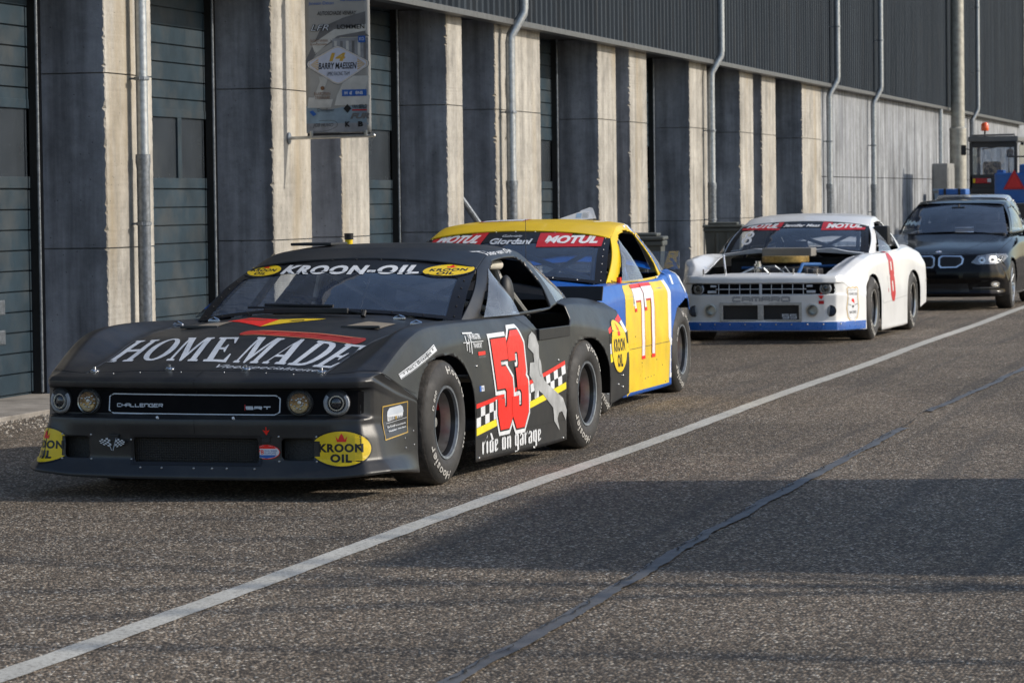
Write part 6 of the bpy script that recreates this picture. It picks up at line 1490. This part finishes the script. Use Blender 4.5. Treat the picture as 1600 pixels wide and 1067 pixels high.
mb = MB(); mb.tube([(-.32, .1, 1.94), (-.32, .1, 2.28), (.9, .1, 2.28), (.9, .1, 1.94)], .02, 6); mb.build('rail', M_cab, bl)
mb = MB(); 
for k in range(3): mb.box((-.58, .15 + k * .2, 1.94), (-.44, .27 + k * .2, 2.0), .01)
mb.build('fittings', M_mblue, bl)
for x in (-.5, .75): mb = MB(); mb.lathe([(0, -.12), (.4, -.12), (.42, -.08), (.42, .08), (.4, .12), (0, .12)], (x, .6, .42), 'x', 24); mb.build('wheel', M_tyre, bl, smooth=True, angle=30)
A = Art(); A.text('SWEEPER', (-.3, 1.10, .3, 1.17), I_silver)
# low black trailer frame with a pale ramp beside the saloon
rp = thing('low_trailer', 'low black trailer with a slanting white ramp bar behind the black saloon', 'trailer', (-6.1, 62.0, 0))
mb = MB(); mb.box((-.55, 0, .95), (1.0, 1.8, 1.32), .03); mb.box((-.5, .0, .5), (1., 1.8, .60), .02); mb.build('trailer_bed', M_cab, rp)
mb = MB(); mb.prism([(-.42, 1.22), (-.25, 1.22), (.10, .86), (-.06, .86)], (0, .03, 0), (0, -.05, 0)); mb.build('ramp_bar', I_white, rp)
mb = MB(); mb.box((-.3, -.02, .6), (.9, .3, .84), .02); mb.build('tail_box', M_mblue, rp)
for s in (-.4, .85): mb = MB(); mb.lathe([(0, -.1), (.28, -.1), (.31, -.07), (.31, .07), (.28, .1), (0, .1)], (s, .9, .31), 'x', 24); mb.build('wheel', M_tyre, rp, smooth=True, angle=30)
# small blue box on the silver car's roof
rb = thing('blue_roof_box', 'small blue box strapped on the roof of the silver car', 'box', (-6.48, 56.0, 1.49))
mb = MB(); mb.box((-.23, -.3, 0), (.23, .3, .10), .025); mb.build('box_body', M_mblue, rb); mb = MB()
for x in (-.12, .12): mb.box((x - .02, -.31, .0), (x + .02, .31, .104), .004)
mb.build('strap', M_black, rb)
tbx = thing('metal_trolley', 'small grey metal trolley standing by the plain wall behind the black saloon', 'trolley', (-8.95, 75.5, 0)); tbx.scale = (.75, 1, 1.18)
mb = MB(); mb.box((-.32, -.3, 1.34), (.30, .3, 1.38), .01); mb.box((-.30, -.28, .95), (.28, .28, 1.30), .01); mb.build('tray', mat('trolley_blue_grey', (.20, .26, .34), .5, metal=.3), tbx)
for x in (-.28, .26):
    mb = MB(); mb.box((x - .02, -.28, .1), (x + .02, -.24, 1.36)); mb.build('leg', M_galvd, tbx); mb = MB(); mb.box((x - .02, .24, .1), (x + .02, .28, 1.36)); mb.build('leg', M_galvd, tbx)

# ================================================================== OUTSIDE THE FRAME: what casts the shade on the apron
van = thing('shadow_lorry', 'unseen white box lorry added right of the apron to cast its shadow', 'lorry', (4.4, 16.45, 0))  # added out of view to cast the broad road shadow
mb = MB(); mb.box((-1.25, -2.15, .95), (1.25, 2.0, 4.0), .03); mb.build('cargo_box', mat('van_paint', (.5, .5, .5), .4), van)
mb = MB(); mb.prism([(2.0, .6), (3.9, .6), (4.0, 1.3), (3.7, 2.3), (3.4, 2.6), (2.0, 2.6)], (2.3, 0, 0), (-1.15, 0, 0), (0, 1, 0), (0, 0, 1)); mb.build('cab', mat('van_paint', (.5, .5, .5), .4), van)
mb = MB(); mb.box((-1.155, 2.7, 1.55), (-1.151, 3.5, 2.3)); mb.build('side_window', M_doorwin, van)
mb = MB(); mb.box((-1.0, -2.1, .55), (1.0, 2.6, .94)); mb.build('chassis', M_dark, van)
for s in (-1.0, 1.0):
    for y in (-1.2, 3.0): mb = MB(); mb.lathe([(0, -.14), (.40, -.14), (.46, -.10), (.46, .10), (.40, .14), (0, .14)], (s, y, .46), 'x', 28); mb.build('wheel', M_tyre, van, smooth=True, angle=30)
M_bark = mat('bark', (.09, .075, .06), .9, var=.4, scale=10, bump=.8, bscale=20); M_leaf = mat('autumn_leaf', (.10, .085, .03), .8, var=.5, scale=3)
def tree(loc, h, label, seed, r=.13, leaves=60, green=None):
    maxlv = 3 if green else 2
    rnd = random.Random(seed); t = thing('tree', label, 'tree', loc, 0, 'trees right of the apron')
    mb = MB(); tips = []
    def br(p, d, L, r_, lv):
        pts = [p]; q = p
        for k in range(4):
            d = (d + Vector((rnd.gauss(0, .10), rnd.gauss(0, .10), .04))).normalized(); q = q + d * L / 4; pts.append(q)
        mb.tube(pts, [r_ * (1 - .14 * i) for i in range(5)], 8 if lv == 0 else 5, cap=False)
        if lv >= maxlv: tips.append(q); return
        for k in range(3 if lv else 5):
            a = rnd.uniform(0, 6.28); dd = (d * .75 + Vector((math.cos(a), math.sin(a), .25)) * .65).normalized(); br(pts[-1 - (k % 3)], dd, L * rnd.uniform(.45, .62), r_ * .42, lv + 1)
    br(Vector((0, 0, 0)), Vector((0, 0, 1)), h * .55, r, 0); mb.build('trunk', M_bark, t, smooth=True)
    mb = MB()
    for k in range(leaves):
        c = rnd.choice(tips) + Vector((rnd.gauss(0, .3), rnd.gauss(0, .3), rnd.gauss(0, .3))); u = Vector((rnd.gauss(0, 1), rnd.gauss(0, 1), rnd.gauss(0, 1))).normalized() * .06; v = u.orthogonal().normalized() * .05
        mb.add([c - u, c + v, c + u, c - v], [(0, 1, 2, 3)])
    mb.build('crown', green or M_leaf, t, fix=False); return t
tree((7.2, 13.35, 0), 11, 'bare tree right of the apron, nearest the camera', 3)
tree((8.4, 12.45, 0), 12, 'bare tree right of the apron with the thickest trunk', 5, .16)
tree((9.0, 15.9, 0), 11, 'bare tree right of the apron behind the white lorry', 8)
M_ever = mat('evergreen_leaf', (.035, .055, .02), .7, var=.5, scale=2)
for k in range(7): tree((34 + (k % 2) * 3, 8 + k * 9, 0), 9 + (k * 37 % 5), 'unseen dense evergreen tree added far right of the apron for reflections', 20 + k, .2, 2600, M_ever)  # treeline added out of view as a dark horizon for reflections
tree((-13, 150, 0), 12, 'dark evergreen tree beyond the far end of the building', 40, .2, 3000, M_ever)
